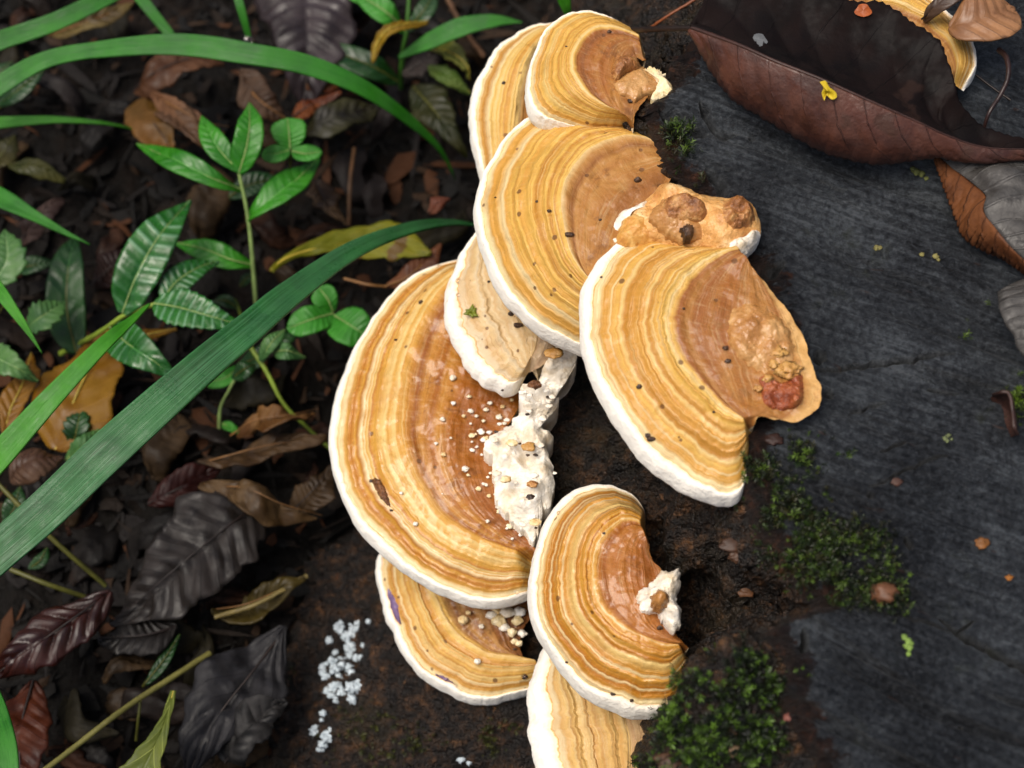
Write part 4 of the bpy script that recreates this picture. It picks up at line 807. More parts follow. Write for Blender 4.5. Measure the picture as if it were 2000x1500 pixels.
dead('dark maroon dead leaf under the tan strips', [(290, 985, -.98), (350, 955, -.95), (430, 915, -.96)], 30, (50, 16, 12), (70, 26, 18), None, RIB_D, 2)
dead('pinkish-brown dead leaf between the grass blades at left', [(25, 940, -.92), (65, 905, -.88), (125, 895, -.9)], 40, (86, 58, 44), (118, 88, 66), (64, 42, 32), RIB_D, 2, wav=.04)
dead('olive-yellow dead leaf scrap above the white mould', [(418, 1192, -.98), (490, 1178, -.95), (592, 1130, -.97)], 26, (70, 58, 18), (98, 82, 28), None, RIB_T, 2, wav=.05)
dead('orange-brown dead leaf under the long grass arch', [(262, 178, -.94), (310, 140, -.88), (370, 118, -.88), (432, 130, -.93)], 44, (92, 54, 26), (124, 82, 52), (70, 44, 26), RIB_D, 2, wav=.05)
dead('yellow-brown dead leaf behind the seedling', [(278, 196, -.93), (300, 240, -.88), (330, 285, -.87), (352, 330, -.92)], 46, (124, 88, 30), (152, 104, 44), (96, 66, 28), RIB_D, 2, wav=.04)
dead('pale orange dead leaf fold beside the yellow-brown one', [(304, 190, -.9), (350, 215, -.85), (400, 240, -.85), (448, 250, -.9)], 22, (136, 88, 54), (164, 118, 82), (100, 66, 40), RIB_T, 2, wav=.03, fold=.5)
dead('soft brown dead leaf below the pale orange fold', [(318, 210, -.92), (360, 255, -.87), (392, 285, -.87), (414, 305, -.91)], 28, (104, 72, 46), (132, 96, 66), None, RIB_D, 2, wav=.03, fold=.4)
dead('brown dead leaf with a pale vein below the purple leaf', [(478, 165, -.95), (510, 200, -.92), (565, 238, -.95)], 30, (78, 54, 36), (108, 80, 58), (60, 40, 26), RIB_T, 3, wav=.05)
dead('bright orange-red dead leaf scrap right of the purple leaf tip', [(552, 246, -.95), (605, 208, -.91), (668, 184, -.93)], 22, (112, 48, 14), (148, 78, 26), None, RIB_D, 2, wav=.05)
dead('yellow-blotched dead leaf scrap behind the long grass arch', [(606, 178, -.96), (640, 170, -.94), (668, 168, -.96)], 20, (118, 84, 18), (140, 60, 20), None, RIB_D, 1.5, wav=.04)
dead('grey-olive dead leaf between the clover and the grass arch', [(592, 258, -.97), (650, 240, -.93), (745, 202, -.95)], 38, (42, 38, 30), (70, 68, 30), None, RIB_D, 2, wav=.03)
dead('dull olive-green fallen leaf left of the back bracket', [(808, 172, -.96), (850, 220, -.92), (880, 268, -.93), (902, 305, -.97)], 42, (42, 50, 14), (62, 62, 22), None, ST_OLV, 2, wav=.03, cat='fallen leaf')
dead('curled yellow-green leaf with a brown hole near the back bracket', [(838, 98, -.93), (880, 104, -.86), (912, 130, -.85), (918, 158, -.88)], 20, (116, 124, 44), (142, 146, 60), None, RIB_Y, 1.5, wav=.02, cup=.4, cat='fallen leaf', mat_kw=dict(spots=(70, 46, 28), spot_t=.6))
dead('pale green fallen leaf tip below the curled yellow-green leaf', [(842, 140, -.93), (875, 155, -.9), (920, 182, -.92)], 18, (92, 124, 44), (116, 140, 60), None, RIB_Y, 1.5, wav=.02, cat='fallen leaf')
dead('grey-brown dead leaf behind the wood herb stem', [(790, 150, -.96), (830, 120, -.93), (868, 105, -.95)], 26, (58, 48, 44), (84, 72, 66), None, RIB_D, 2, wav=.04)
dead('bright yellow curled leaf hanging by the wood herb', [(728, 122, -.8), (738, 84, -.77), (765, 56, -.75), (836, 42, -.78)], 13, (156, 120, 10), (176, 140, 18), None, RIB_Y, 2, cup=.5, wav=.01, cat='fallen leaf')
dead('spotted yellow leaf crossed by the broad grass blade', [(528, 530, -.8), (560, 506, -.82), (610, 490, -.85), (690, 478, -.88), (770, 480, -.89), (844, 497, -.88)], [3, 9, 25, 42, 38, 2], (122, 126, 18), (150, 148, 24), (120, 104, 24), RIB_Y, 3, nv=6, vamp=.004, wav=.02, cat='fallen leaf', mat_kw=dict(spots=(72, 48, 16), spot_t=.62, spot_s=14))
dead('large yellow leaf lying behind the bright grass at left', [(110, 880, -.92), (135, 810, -.9), (170, 730, -.9), (215, 640, -.93)], 78, (146, 98, 8), (164, 118, 16), (120, 84, 12), RIB_Y, 3, nv=6, vamp=.004, wav=.02, prof='ovate', cat='fallen leaf', mat_kw=dict(spots=(98, 64, 16), spot_t=.66))
dead('smaller orange-yellow leaf at the left edge by the toothed herb', [(10, 850, -.92), (22, 800, -.9), (45, 750, -.9), (62, 690, -.93)], 30, (150, 100, 14), (168, 116, 24), None, RIB_Y, 2, wav=.02, cat='fallen leaf')
dead('narrow yellow leaf strip pointing at the broad grass blade', [(205, 690, -.9), (265, 662, -.86), (345, 642, -.86)], 12, (164, 116, 20), (184, 138, 30), None, RIB_Y, 2, wav=.01, cat='fallen leaf')
dead('rust-brown dead leaf tucked against the upper left bracket rim', [(755, 560, -.93), (800, 540, -.9), (862, 480, -.9)], 24, (102, 54, 28), (134, 80, 44), None, RIB_T, 2, wav=.03, pet=[(755, 560, -.93), (720, 556, -.91), (672, 544, -.92)])
dead('mottled brown dead leaf standing right of the seedling', [(612, 352, -.97), (640, 400, -.92), (672, 440, -.95)], 26, (64, 44, 26), (96, 70, 44), (120, 100, 70), RIB_D, 2, wav=.04)
dead('small pinkish dead leaf near the tip of the broad grass blade', [(838, 418, -.9), (856, 404, -.88), (874, 398, -.9)], 13, (124, 66, 44), (140, 84, 60), None, RIB_D, 1.5)
dead('rotting grey-black dead leaf at the bottom by the mould', [(440, 1490, -.97), (490, 1430, -.93), (555, 1370, -.94)], 52, (24, 23, 23), (62, 60, 60), None, RIB_D, 2, wav=.08, mat_kw=dict(sc=20, rough=.6))
dead('dark brown dead leaf at the top left under the corner grass', [(95, 70, -.95), (170, 45, -.9), (262, 8, -.92)], 26, (88, 68, 34), (140, 120, 66), None, RIB_T, 2, wav=.03)
dead('faded pink-brown dead leaf under the wet grass tip', [(30, 480, -.94), (70, 440, -.9), (118, 400, -.93)], 20, (72, 52, 46), (98, 76, 68), None, RIB_D, 2, wav=.05)
dead('dim red-brown dead leaf behind the glint-striped leaves', [(178, 560, -.98), (220, 520, -.95), (262, 480, -.97)], 34, (40, 16, 12), (56, 28, 16), None, RIB_D, 2, wav=.03)
dead('dim yellow-olive leaf at the left edge under the thin grass', [(-20, 330, -.94), (10, 296, -.92), (30, 265, -.94)], 26, (60, 60, 12), (82, 76, 20), None, ST_OLV, 2, cat='fallen leaf')
dead('small mossy-yellow leaf pair below the thin grass', [(30, 332, -.95), (70, 336, -.93), (128, 358, -.95)], 16, (64, 70, 20), (90, 88, 28), None, ST_OLV, 1.5, cat='fallen leaf')
STK = 'thin stalks lying over the litter'
stalk('stalk', [(60, 1525, -.74), (150, 1456, -.78), (215, 1405, -.8), (270, 1366, -.84), (410, 1276, -.92)], 6, plain('pale_olive_stalk', (104, 100, 50)), None, 'long olive stalk rising from the bottom edge past the yellow-green leaf', 'stalk', group=STK)
stalk('stalk', [(-30, 918, -.75), (40, 990, -.78), (110, 1060, -.82), (206, 1144, -.92)], 5, ST_OLV, None, 'olive stalk emerging from behind the bright grass at left', 'stalk', group=STK)
stalk('stalk', [(20, 1112, -.85), (90, 1140, -.86), (166, 1166, -.92)], 5, ST_OLV, None, 'short olive stalk touching the dark red leaf', 'stalk', group=STK)
stalk('stalk', [(274, 1370, -.86), (270, 1405, -.88), (266, 1446, -.95)], 3, ST_OLV, None, 'hair-thin stalk beside the yellow-green leaf stem', 'stalk', group=STK)
stalk('twig', [(692, 290, -.92), (684, 350, -.9), (682, 400, -.92), (681, 440, -.95)], 4, plain('brown_twig', (84, 58, 34)), None, 'thin upright brown twig right of the clover', 'twig', wob=.2)
stalk('twig', [(1262, 62, -.2), (1300, 34, -.15), (1362, -4, -.12)], 3, plain('orange_twig', (120, 66, 36)), None, 'thin orange-brown twig at the top beside the dark leaf stem', 'twig', wob=.2)
stalk('twig', [(870, -10, -.85), (905, 55, -.9), (945, 110, -.95)], 5, plain('grey_twig', (92, 66, 46)), None, 'brown twig leaning behind the back bracket at the top', 'twig', wob=.2)
stalk('twig', [(420, 1205, -.9), (500, 1180, -.88), (600, 1125, -.9)], 5, plain('straw_twig', (110, 96, 52)), None, 'straw-coloured twig lying over the olive-yellow scrap', 'twig', wob=.2)
# many more: small dark leaves one can hardly tell apart
rg = random.Random(11)
proto = []
for i in range(6):
    c = [((16, 11, 8), (28, 20, 15)), ((24, 20, 19), (36, 31, 30)), ((28, 15, 9), (46, 26, 14)), ((12, 10, 9), (22, 19, 17)), ((34, 25, 15), (56, 42, 26)), ((18, 16, 9), (30, 26, 13))][i]
    mt = leaf_mat('dim_litter_leaf', c[0], c[1], vein=(12, 8, 6), rough=.6, spec=.15)
    V, f, at, cc, px1 = blade_geo([(480, 700, -1.0), (520, 690, -.97), (560, 705, -.97), (600, 700, -1.0)], 26, 'ovate' if i % 2 else 'lance', NU=30, NV=9, tear=.3, wav=.05, seed=i + 40, vamp=.006)
    me = mesh_obj('dead_leaf', V, f, mt, None, at, loc=V.reshape(-1, 3).mean(0)); solid(me); proto.append((me, me.location.z))
k = 0
for i in range(110):
    x, y = rg.uniform(-60, 960), rg.uniform(-60, 1560)
    lim = 900 if y < 480 else (640 if y < 1000 else 480)
    if x > lim: continue
    src, z0 = proto[k % 6]
    o = src if k < 6 else src.copy()
    if k >= 6: C.objects.link(o)
    q = P(x, y, -1.0 + rg.uniform(-.01, .06)); o.location = q; s = rg.uniform(.55, 1.25); o.scale = (s, s * rg.uniform(.7, 1.2), s)
    o.rotation_euler = (rg.uniform(-.5, .5), rg.uniform(-.5, .5), rg.uniform(0, 6.28))
    tag(o, ['small dark brown', 'small dim grey', 'small dull rust-brown', 'small near-black', 'small dim tan', 'small dull olive'][k % 6] + ' wet dead leaf half buried in the shaded litter on the left', 'dead leaf', 'dim small leaves of the litter'); k += 1
# crumbs too small to count
def frag_mat():
    m = M('litter_crumbs'); c = m.attr('tint', True)
    m.set(Base_Color=c, Roughness=.7, Specular_IOR_Level=.15, Normal=m.bump(m.noise(scale=60), .5, .01)); return m.m
rs = np.random.RandomState(8); n = 9000
fx, fy = rs.uniform(-2.0, 1.2, n), rs.uniform(-1.7, 1.9, n); keep = fx < .35 + .5 * rs.rand(n); fx, fy = fx[keep], fy[keep]; n = len(fx)
b = np.stack([fx, fy, 0 * fx], -1); bz = -1.04 + .05 * fbm(b * 2.2, 3, 3) + .03 * fbm(b * 9, 4, 4) + .008
b[:, 2] = bz + rs.rand(n) * .02
sz = .012 + .035 * rs.rand(n) ** 3; an = rs.rand(n) * 6.28; el = np.where(rs.rand(n) < .45, .07 + .1 * rs.rand(n), .25 + .6 * rs.rand(n)); sz = np.where(el < .2, sz * 1.8, sz)
ring = np.array([(-1, 0), (-.5, .9), (.4, 1), (1, .1), (.5, -.9), (-.6, -.8)])
Vv = np.zeros((n, 7, 3)); jt = 1 + .4 * rs.randn(n, 6)
lx = ring[None, :, 0] * jt * sz[:, None]; ly = ring[None, :, 1] * jt * (sz * el)[:, None]
ca, sa = np.cos(an)[:, None], np.sin(an)[:, None]
Vv[:, :6, 0] = lx * ca - ly * sa; Vv[:, :6, 1] = lx * sa + ly * ca; Vv[:, :6, 2] = rs.randn(n, 6) * .18 * (sz * el ** .5)[:, None]; Vv[:, 6, 2] = .2 * sz * el
Vv += b[:, None]
tri = np.array([[i, (i + 1) % 6, 6] for i in range(6)])
pal = np.array([lin(c) for c in [(10, 7, 5), (13, 9, 6), (22, 15, 9), (42, 29, 18), (12, 11, 10), (20, 17, 16), (7, 5, 4), (8, 6, 4), (10, 9, 8), (58, 33, 15)]])
tc = pal[rs.randint(0, 10, n)]; tint = np.ones((n, 7, 4)); tint[..., :3] = tc[:, None]
mesh_obj('leaf_litter', Vv, (tri[None] + 7 * np.arange(n)[:, None, None]).reshape(-1, 3), frag_mat(), None, dict(tint=tint.reshape(-1, 4)), smooth=False)['kind'] = 'stuff'

# ================================================================== leaves and bits on the stump
def lamina(name, A, B, mt, parent, na=28, nu=110, bulge=.02, nv=9, slope=1.2, vamp=.006, serr=0, samp=4.0, wav=.0, seed=0, sgn=1):
    """half a leaf between its midrib A and its free edge B, both [(px,py,z)...]"""
    a, b_ = np.array(A, float), np.array(B, float)
    a = crs(a, nu); b_ = crs(b_, nu); u = np.linspace(0, 1, nu)
    if serr:
        d = b_[:, :2] - a[:, :2]; d /= np.linalg.norm(d, axis=1, keepdims=True) + 1e-6
        b_[:, :2] += d * (samp * (((u * serr) % 1) - .5))[:, None] * np.minimum(1, np.minimum(u, 1 - u) * 12)[:, None]
    v = np.linspace(0, 1, na); PA, PB = P(a[:, 0], a[:, 1], a[:, 2]), P(b_[:, 0], b_[:, 1], b_[:, 2])
    V = PA[:, None] * (1 - v)[None, :, None] + PB[:, None] * v[None, :, None]
    nn = grid_normals(V); nn *= np.sign(nn[..., 2].mean())
    q = u[:, None] * nv - v[None] * slope
    h = bulge * np.sin(math.pi * v)[None] * np.sin(math.pi * u)[:, None] ** .6 + vamp * np.abs(np.sin(math.pi * q)) ** .6 * (1 - v[None] ** 5) * sstep(0, .15, v)[None]
    h = h + wav * fbm(V * 6 + seed, seed, 3)
    V = V + nn * h[..., None]
    at = dict(lu=np.repeat(u[:, None], na, 1).ravel(), lv=np.repeat(v[None] * sgn, nu, 0).ravel())
    return solid(mesh_obj(name, V, grid_faces(nu, na), mt, parent, at), .006), PA
MID = [(1350, 55, .10), (1445, 90, .15), (1512, 120, .17), (1606, 157, .18), (1700, 199, .17), (1794, 240, .15), (1850, 266, .13), (1925, 289, .11), (2030, 293, .10)]
LOW = [(1346, 58, .09), (1366, 96, .07), (1392, 142, .05), (1430, 192, .05), (1475, 220, .05), (1542, 260, .05), (1606, 294, .05), (1662, 312, .05), (1719, 320, .05), (1780, 312, .05), (1835, 302, .06), (1906, 313, .07), (2030, 304, .07)]
UPE = [(1352, 48, .10), (1400, -30, .10), (1500, -62, .12), (1600, -20, .13), (1660, 2, .13), (1726, 6, .13), (1775, 38, .14), (1831, 76, .14), (1850, 115, .13), (1866, 165, .12), (1874, 200, .10), (1925, 250, .07), (2030, 280, .06)]
big = empty('dead_leaf', 'big dark red-brown folded dead leaf lying across the top of the stump', 'dead leaf', tuple(P(1600, 160, .1)), 'dead leaves on the stump')
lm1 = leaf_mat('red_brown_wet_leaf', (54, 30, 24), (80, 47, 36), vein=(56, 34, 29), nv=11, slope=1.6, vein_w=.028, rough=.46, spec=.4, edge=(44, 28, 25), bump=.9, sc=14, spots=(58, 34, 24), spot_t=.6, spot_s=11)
lm2 = leaf_mat('blackened_wet_leaf', (9, 5, 5), (18, 9, 8), vein=(7, 4, 4), nv=9, slope=1.2, vein_w=.03, rough=.68, spec=.12, spots=(34, 22, 18), spot_t=.66)  # upper half, much darker than the lower
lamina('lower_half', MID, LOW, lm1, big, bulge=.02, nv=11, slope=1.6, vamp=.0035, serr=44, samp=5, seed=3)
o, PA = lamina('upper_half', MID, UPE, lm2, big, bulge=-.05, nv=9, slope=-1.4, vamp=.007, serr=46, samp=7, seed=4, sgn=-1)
rib(crs(PA, 60), pxw(crs(PA, 60)), big, plain('maroon_rib', (52, 30, 24)), 4.5, dz=.002)
stalk('petiole', [(1228, 60, -.06), (1262, 58, .0), (1300, 56, .05), (1352, 55, .10)], 6, RIB_D, big)
yel = leaf_mat('yellow_patch', (176, 150, 8), (196, 170, 16), rough=.5)
YP = np.array([(1601, 160), (1612, 158), (1620, 170), (1632, 180), (1634, 190), (1624, 194), (1614, 186), (1610, 196), (1605, 182), (1608, 172)], float)
q = crs(np.vstack([YP, YP[:1]]), 49)[:-1]; cc = q.mean(0)
def on_low(px, py):
    a, b_ = crs(MID, 200), crs(LOW, 200); k_ = np.argmin(np.abs(a[:, 0] + (b_[:, 0] - a[:, 0]) * .3 - px)); t_ = np.clip((py - a[k_, 1]) / (b_[k_, 1] - a[k_, 1]), 0, 1)
    return a[k_, 2] + (b_[k_, 2] - a[k_, 2]) * t_ + .024 * math.sin(math.pi * t_) + .010
Vp = np.array([[P(cc[0] + (x - cc[0]) * r, cc[1] + (y - cc[1]) * r, on_low(x, y) + .002 * (1 - r ** 4)) for r in (0, .4, .8, 1.0)] for x, y in q])
mesh_obj('yellow_patch', Vp, grid_faces(48, 4, cu=True), yel, big)['label'] = 'bright yellow unrotted patch'
for (x, y, r, c, nm, lb) in [(1686, 20, 16, (150, 72, 20), 'orange_spot', 'orange spot on the dark half'), (1482, 78, 16, (96, 98, 100), 'grey_spot', 'pale grey spot on the dark half')]:
    vs = np.array([v_ for v_ in [o.data.vertices[i].co + big.location for i in range(0, len(o.data.vertices))]]); ppx = np.stack(proj(vs), 1)
    ss = []
    for a in np.linspace(0, 2 * math.pi, 21)[:-1]:
        row = []
        for rr_ in (0, .5, 1):
            t = np.array([x + math.cos(a) * r * rr_ * (1 + .2 * math.sin(3 * a)), y + math.sin(a) * r * .8 * rr_]); d = ((ppx - t) ** 2).sum(1); kk = np.argsort(d)[:4]
            pz = vs[kk].mean(0)[2] + .006; row.append(P(t[0], t[1], pz))
        ss.append(row)
    mesh_obj(nm, np.array(ss), grid_faces(20, 3, cu=True), plain(nm, c, .4), big)['label'] = lb
GS = 'dead leaves on the stump'
R2 = empty('dead_leaf', 'wet slate-grey dead leaf at the right edge under the folded leaf tip', 'dead leaf', tuple(P(1960, 400, .1)), GS)
E2 = [(1832, 308, .035), (1888, 352, .05), (1925, 384, .08), (1921, 412, .09), (1946, 448, .09), (1981, 488, .09), (2040, 540, .08)]
grey = leaf_mat('slate_wet_leaf', (48, 46, 44), (70, 68, 66), vein=(88, 86, 84), nv=10, slope=2.2, vein_w=.08, rough=.45, spec=.35, bump=1.0, sc=26)
lamina('blade', E2, [(1860, 300, .02), (1980, 300, .03), (2080, 310, .04), (2140, 350, .1), (2160, 420, .1), (2160, 500, .1), (2140, 580, .08)], grey, R2, bulge=.02, wav=.02, vamp=.01, seed=5, nv=6, slope=2.5)
lamina('curled_edge', E2, [(1826, 312, .03), (1848, 375, .025), (1869, 431, .025), (1886, 466, .025), (1930, 492, .025), (1962, 506, .025), (2040, 560, .03)], leaf_mat('rust_leaf_underside', (66, 36, 18), (98, 58, 30), vein=(50, 28, 16), rough=.65, spec=.2, bump=.8), R2, na=14, bulge=.006, vamp=.003, serr=30, samp=5, seed=6)
R5 = empty('dead_leaf', 'grey dead leaf edge curling in at the right border below the slate leaf', 'dead leaf', tuple(P(1990, 650, .08)), GS)
lamina('blade', [(1950, 566, .06), (1953, 605, .08), (1966, 634, .09), (1982, 655, .09), (1990, 682, .08), (2030, 730, .07)], [(2010, 540, .05), (2070, 570, .07), (2100, 620, .08), (2110, 660, .08), (2100, 700, .08), (2080, 760, .07)], grey, R5, bulge=.02, wav=.02, vamp=.006, seed=7)
leaf_thing('dead_leaf', 'small rounded tan dead leaf in the top right corner', 'dead leaf', [(1858, 60, .10), (1890, 50, .12), (1930, 38, .12), (1976, 22, .10)], 62, leaf_mat('tan_spotted_leaf', (112, 76, 48), (142, 100, 64), vein=(84, 56, 36), nv=6, rough=.5, spots=(70, 46, 32), spot_t=.64), RIB_D, 2, None, GS, prof='round', wav=.012, vamp=.004, cup=.08, nv=6)
leaf_thing('dead_leaf', 'dark crumpled dead leaf behind the tan one at the top right', 'dead leaf', [(1800, 40, .08), (1835, 12, .11), (1890, -24, .1)], 24, leaf_mat('dark_crumpled_leaf', (48, 34, 26), (74, 54, 40), rough=.5), RIB_D, 2, None, GS, wav=.05, vamp=.006)
stalk('twig', [(1951, 97, .09), (1966, 114, .10), (1969, 150, .10), (1953, 187, .09), (1931, 222, .08), (1921, 254, .05)], 6, plain('dark_twig', (40, 26, 24), .35), None, 'dark curled leaf stalk standing on the stump at the upper right', 'stalk', taper=.6)
stalk('twig', [(1906, 146, .015), (1940, 172, .012), (1974, 196, .012)], 2.5, RIB_D, None, 'thin black twig lying beside the curled dark stalk', 'twig')
fl = empty('bark_flake', 'curled brown bark flake standing on the cut wood at the right', 'bark flake', tuple(P(1965, 800, .02)))
lamina('flake', [(1938, 772, .02), (1952, 768, .05), (1970, 768, .06), (1976, 800, .06), (1980, 835, .06), (1988, 850, .04)], [(1936, 775, .005), (1942, 790, .0), (1950, 805, .0), (1958, 825, .0), (1966, 842, .0), (1976, 854, .005)], leaf_mat('flake', (34, 18, 14), (58, 34, 26), rough=.45), fl, na=10, nu=40, bulge=.01, vamp=.002)
def crumb(name, label, cat, x, y, r, c, sq=.5, seed=0, ax=1.2):
    p, _ = on_stump(x, y); v, f = blob(p + [0, 0, pxw(p) * r * sq * .5], pxw(p) * r * np.array([ax, .9, sq]), seed, .45, 2.2); tag(mesh_obj(name, v, f, plain(name, c, .55), None, loc=p), label, cat)
crumb('leaf_crumb', 'round tan crumb resting on the moss at the lower right', 'crumb', 1722, 1162, 22, (96, 62, 40), .8, 1)
crumb('leaf_crumb', 'small orange crumb on the bare wood at the right', 'crumb', 1918, 1060, 12, (112, 70, 28), .3, 2)
crumb('leaf_crumb', 'tiny orange speck of debris at the right border', 'crumb', 1971, 1127, 6, (142, 88, 30), .5, 3)
crumb('leaf_crumb', 'rusty smear-like crumb above the black wormhole', 'crumb', 1752, 943, 9, (66, 42, 32), .12, 4)
crumb('bark_crumb', 'pale chip sitting in the moss mound at the bottom', 'bark chip', 1436, 1468, 15, (136, 112, 86), .6, 5, .9)
crumb('bark_crumb', 'small reddish chip at the edge of the cut below the moss', 'bark chip', 1538, 1404, 9, (120, 72, 62), .6, 6, .8)
crumb('bark_crumb', 'brown splinter bundle on the dark wood beside the upper moss', 'bark chip', 1432, 1064, 18, (58, 36, 22), .3, 7, 1.4)
crumb('bark_crumb', 'knobby brown chip just below the splinter bundle', 'bark chip', 1437, 1090, 12, (70, 46, 30), .6, 8)
crumb('bark_crumb', 'pale orange chip above the dark hollow', 'bark chip', 1456, 1154, 13, (84, 54, 32), .4, 9, 1.3)
crumb('bark_crumb', 'red-brown wet chip under the right lobe of the right bracket', 'bark chip', 1512, 860, 13, (44, 24, 17), .35, 10, 1.4)
crumb('bark_crumb', 'long tan splinter at the bottom edge of the moss mound', 'bark chip', 1320, 1488, 20, (70, 47, 30), .25, 11, 1.7)
# ---- lichen flecks and mould
def fleck(label, pts, c, seed):
    g = empty('lichen', label, 'lichen', tuple(on_stump(*pts[0][:2])[0])); mt = plain('lichen', c, .8)
    for i, (x, y, r) in enumerate(pts):
        p, nn = on_stump(x, y); v, f = blob(p + nn * .002, pxw(p) * r * np.array([1, 1, .45]), seed + i, .5, 2.2, ICO1); mesh_obj('lobe', v, f, mt, g)
fleck('lime-green lichen fleck on the bare wood at the lower right', [(1766, 1246, 6), (1773, 1254, 7), (1770, 1262, 6), (1777, 1268, 7), (1774, 1278, 5), (1780, 1258, 4)], (104, 128, 58), 1)
fleck('pale green lichen fleck in the middle of the cut face', [(1846, 856, 5), (1853, 851, 5), (1850, 862, 4), (1858, 858, 3)], (92, 100, 66), 2)
fleck('yellow-green lichen smear below the folded leaf', [(1790, 336, 8), (1800, 342, 7), (1808, 350, 5), (1782, 330, 5)], (92, 96, 50), 3)
fleck('yellow lichen dots on the wood at the right centre', [(1712, 486, 6), (1718, 484, 5), (1800, 498, 5), (1826, 502, 6), (1832, 508, 4)], (110, 104, 60), 4)
def mould(label, pts, seed):
    g = empty('white_mould', label, 'mould', tuple(on_stump(*pts[0][:2])[0])); rr = random.Random(seed)
    for i, (x, y, r) in enumerate(pts):
        p, nn = on_stump(x, y); R = pxw(p) * r * 1.15
        Vs, Fs, n0 = [], [], 0
        for k_ in range(2 if r < 8 else (6 if r < 14 else 9)):
            off = np.array([rr.uniform(-.8, .8), rr.uniform(-.8, .8), rr.uniform(-.1, .1)]) * R * (0 if r < 8 else 1)
            v, f = blob(p + off + nn * R * .0, R * (.8 if r < 8 else rr.uniform(.3, .6)) * np.array([1, 1, .55]), seed + i * 7 + k_, .75, 4.2, ICO2); Vs.append(v); Fs.append(f + n0); n0 += len(v)
        mesh_obj('tuft', np.vstack(Vs), np.vstack(Fs), MOULD, g)
m = M('white_mould'); m.set(Base_Color=m.mix(m.noise(scale=60), lin((150, 164, 172)), lin((204, 214, 220))), Roughness=.9, Specular_IOR_Level=.2, Normal=m.bump(m.noise(scale=160), .6, .01)); MOULD = m.m
mould('bluish-white mould tufts on the stump foot left of the low bracket', [(662, 1224, 10), (690, 1228, 13), (700, 1222, 8), (684, 1250, 12), (682, 1264, 10), (676, 1280, 11), (665, 1284, 9), (655, 1296, 10), (645, 1294, 8), (636, 1308, 10), (640, 1318, 10), (660, 1306, 8), (675, 1306, 11), (698, 1290, 9), (658, 1276, 6), (694, 1349, 18), (664, 1342, 14), (668, 1350, 11), (643, 1352, 12), (648, 1360, 9), (640, 1250, 7), (716, 1212, 5), (708, 1260, 5), (668, 1322, 7), (686, 1308, 7)], 3)
mould('small cluster of white mould tufts near the bottom edge of the stump', [(618, 1424, 10), (636, 1428, 10), (634, 1440, 9), (637, 1450, 11), (632, 1458, 8), (614, 1430, 7), (638, 1396, 6), (632, 1406, 4)], 4)
mould('tiny lone mould tuft at the bottom edge below the low bracket', [(908, 1482, 7), (911, 1490, 5)], 5)

# ---- moss
def moss_mat():
    m = M('moss'); c = m.attr('tint', True); m.set(Base_Color=c, Roughness=.5, Specular_IOR_Level=.4); m.translucent(c, .2); return m.m
MOSS = moss_mat()
def moss(name, label_, n, density, seed, size=.02, cols=((24, 38, 10), (38, 56, 14), (70, 90, 30), (18, 26, 9), (16, 20, 8), (40, 40, 16))):
    rs = np.random.RandomState(seed); Vs, Fs, Ts, n0 = [], [], [], 0; pal = [np.array(lin(c)) for c in cols]
    placed = 0
    for x, y, s_ in density(rs, n):
        p, nn = on_stump(x, y)
        if nn[2] < 0: nn = -nn
        for k_ in range(rs.randint(1, 4)):
            ax_ = nn * .5 + np.array([0, 0, .5]) + rs.randn(3) * .55; ax_ /= np.linalg.norm(ax_); L = size * s_ * rs.uniform(.4, 1.9)
            col = pal[rs.randint(len(pal))] * rs.uniform(.6, 1.3)
            e1 = np.cross(ax_, rs.randn(3)); e1 /= np.linalg.norm(e1); e2 = np.cross(ax_, e1); b0 = p + rs.randn(3) * np.array([.006, .006, .002])
            for j in range(9):
                a = j * 2.4; t_ = .25 + .75 * j / 8; d = e1 * math.cos(a) + e2 * math.sin(a)
                root = b0 + ax_ * L * t_; tip = root + (d * .75 + ax_ * .65) * L * (.75 - .35 * t_); sd = np.cross(d, ax_) * L * .055
                midp = (root + tip) / 2 + ax_ * L * .05
                Vs.append([root - sd * .6, root + sd * .6, midp + sd, tip, midp - sd]); Fs.append([[n0, n0 + 1, n0 + 2], [n0, n0 + 2, n0 + 4], [n0 + 4, n0 + 2, n0 + 3]]); n0 += 5
                Ts.append(np.tile(np.r_[col * (.8 + .4 * t_), 1], (5, 1)))
    o = mesh_obj(name, np.array(Vs), np.array(Fs).reshape(-1, 3), MOSS, None, dict(tint=np.array(Ts).reshape(-1, 4))); o['kind'] = 'stuff'; o['label'] = label_; return o
def blobs(lst):
    def gen(rs, n):
        wts = np.array([q[4] for q in lst], float); wts /= wts.sum(); out = []
        for _ in range(n):
            x, y, rx, ry, _w = lst[rs.choice(len(lst), p=wts)]; a = rs.rand() * 6.283; r = rs.rand() ** .6
            X, Y = x + math.cos(a) * r * rx + rs.randn() * 6, y + math.sin(a) * r * ry + rs.randn() * 6
            if float(fbm(np.array([X / 34., Y / 34., 2.0]), 5, 3)) > -.05: out.append((X, Y, 1.15 - .5 * r))
        return out
    return gen
moss('moss', 'dark green moss spreading over the cut edge right of the front lower bracket', 2700, blobs([(1500, 930, 50, 60, 1.2), (1560, 900, 60, 40, .7), (1620, 880, 50, 25, .35), (1560, 1000, 70, 60, 1.4), (1600, 1080, 90, 60, 2.2), (1680, 1080, 70, 70, 2.0), (1640, 1150, 80, 40, 1.2), (1740, 1160, 30, 40, .4), (1480, 1000, 40, 30, .5), (1530, 1060, 50, 40, .8)]), 1, .0125)
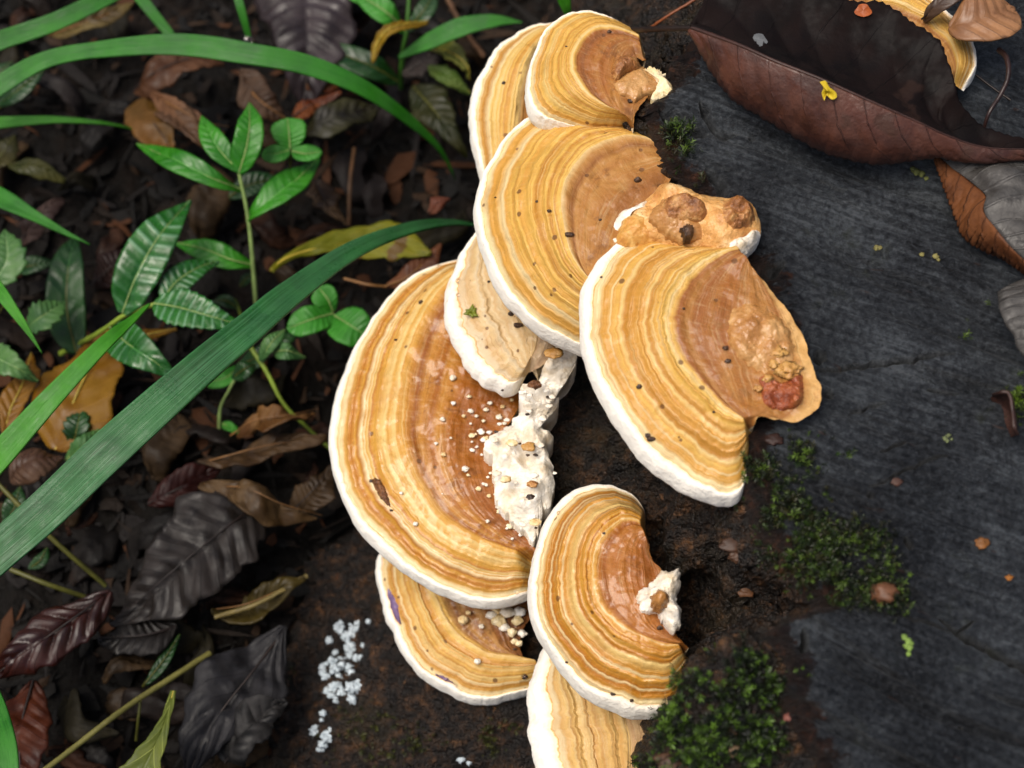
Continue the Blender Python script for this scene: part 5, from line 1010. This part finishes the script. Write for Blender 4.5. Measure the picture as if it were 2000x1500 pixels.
moss('moss', 'brighter moss tufts on the mound at the bottom centre', 2000, blobs([(1400, 1420, 100, 70, 2.4), (1340, 1360, 60, 50, 1.2), (1470, 1340, 60, 60, 1.2), (1300, 1430, 50, 40, 1.2), (1480, 1440, 60, 60, 1.3), (1440, 1290, 50, 20, .5), (1560, 1330, 18, 10, .15), (1250, 1480, 40, 30, .4), (1400, 1490, 110, 30, 1.2)]), 2, .0145, ((20, 32, 9), (44, 64, 16), (76, 104, 30), (12, 20, 7), (9, 12, 6)))
moss('moss', 'little moss tuft in the rotten notch above the large upper bracket', 150, blobs([(1318, 264, 26, 12, 1), (1340, 300, 30, 12, .8), (1366, 358, 12, 8, .3)]), 3, .016)
moss('moss', 'sparse moss strands at the right edge behind the bark flake', 90, blobs([(1988, 790, 10, 40, 1), (1960, 590, 20, 20, .6), (1900, 650, 20, 30, .4)]), 4, .016, ((70, 90, 24), (40, 50, 18)))
moss('moss', 'thin moss film on the stump foot near the mould', 260, blobs([(720, 1440, 120, 60, 1), (560, 1300, 20, 20, .3), (800, 1470, 80, 30, .6), (970, 1440, 40, 40, .5)]), 5, .012, ((40, 44, 14), (56, 58, 18)))
# moss sprig dropped on the pale bracket
g = on_cap('E', 921, 613); Vs = []; Fs = []
for i in range(9):
    a = i * .7; d = np.array([math.cos(a), math.sin(a), .35]); sd = np.array([-math.sin(a), math.cos(a), 0]) * .003; r_ = g + [0, 0, .006]
    t_ = r_ + d * pxw(g) * (9 + 4 * (i % 3)); Vs.append([r_ - sd, r_ + sd, (r_ + t_) / 2 + sd * 1.5, t_, (r_ + t_) / 2 - sd * 1.5]); Fs += [[5 * i, 5 * i + 1, 5 * i + 2], [5 * i, 5 * i + 2, 5 * i + 4], [5 * i + 4, 5 * i + 2, 5 * i + 3]]
tag(solid(mesh_obj('moss_sprig', np.array(Vs), np.array(Fs), plain('sprig_green', (104, 112, 22)), None, loc=g), .003), 'tiny yellow-green moss sprig lying on the small pale bracket', 'moss sprig')
# droplets on the white rims
rg = random.Random(3); GW = 'tiny droplets on the bracket rims'
for key, x, y, r, lb in [('E', 878, 545, 5, 'tiny droplet on the upper rim of the pale bracket'), ('E', 884, 575, 4, 'tiny droplet low on the rim of the pale bracket'), ('F', 1012, 1172, 4, 'tiny droplet on the bottom rim of the largest bracket'), ('F', 858, 521, 4, 'tiny droplet at the top of the largest rim'), ('H', 1086, 1000, 4, 'tiny droplet on the upper rim of the front lower bracket'), ('G', 1024, 1322, 6, 'dark shiny droplet on the rim of the violet-stained bracket')]:
    p = on_cap(key, x, y) + [0, 0, .004]; v, f = blob(p, pxw(p) * r * np.array([1, 1, .7]), 1, .02); tag(mesh_obj('water_droplet', v, f, WATER, None, loc=p), lb, 'water drop', GW)
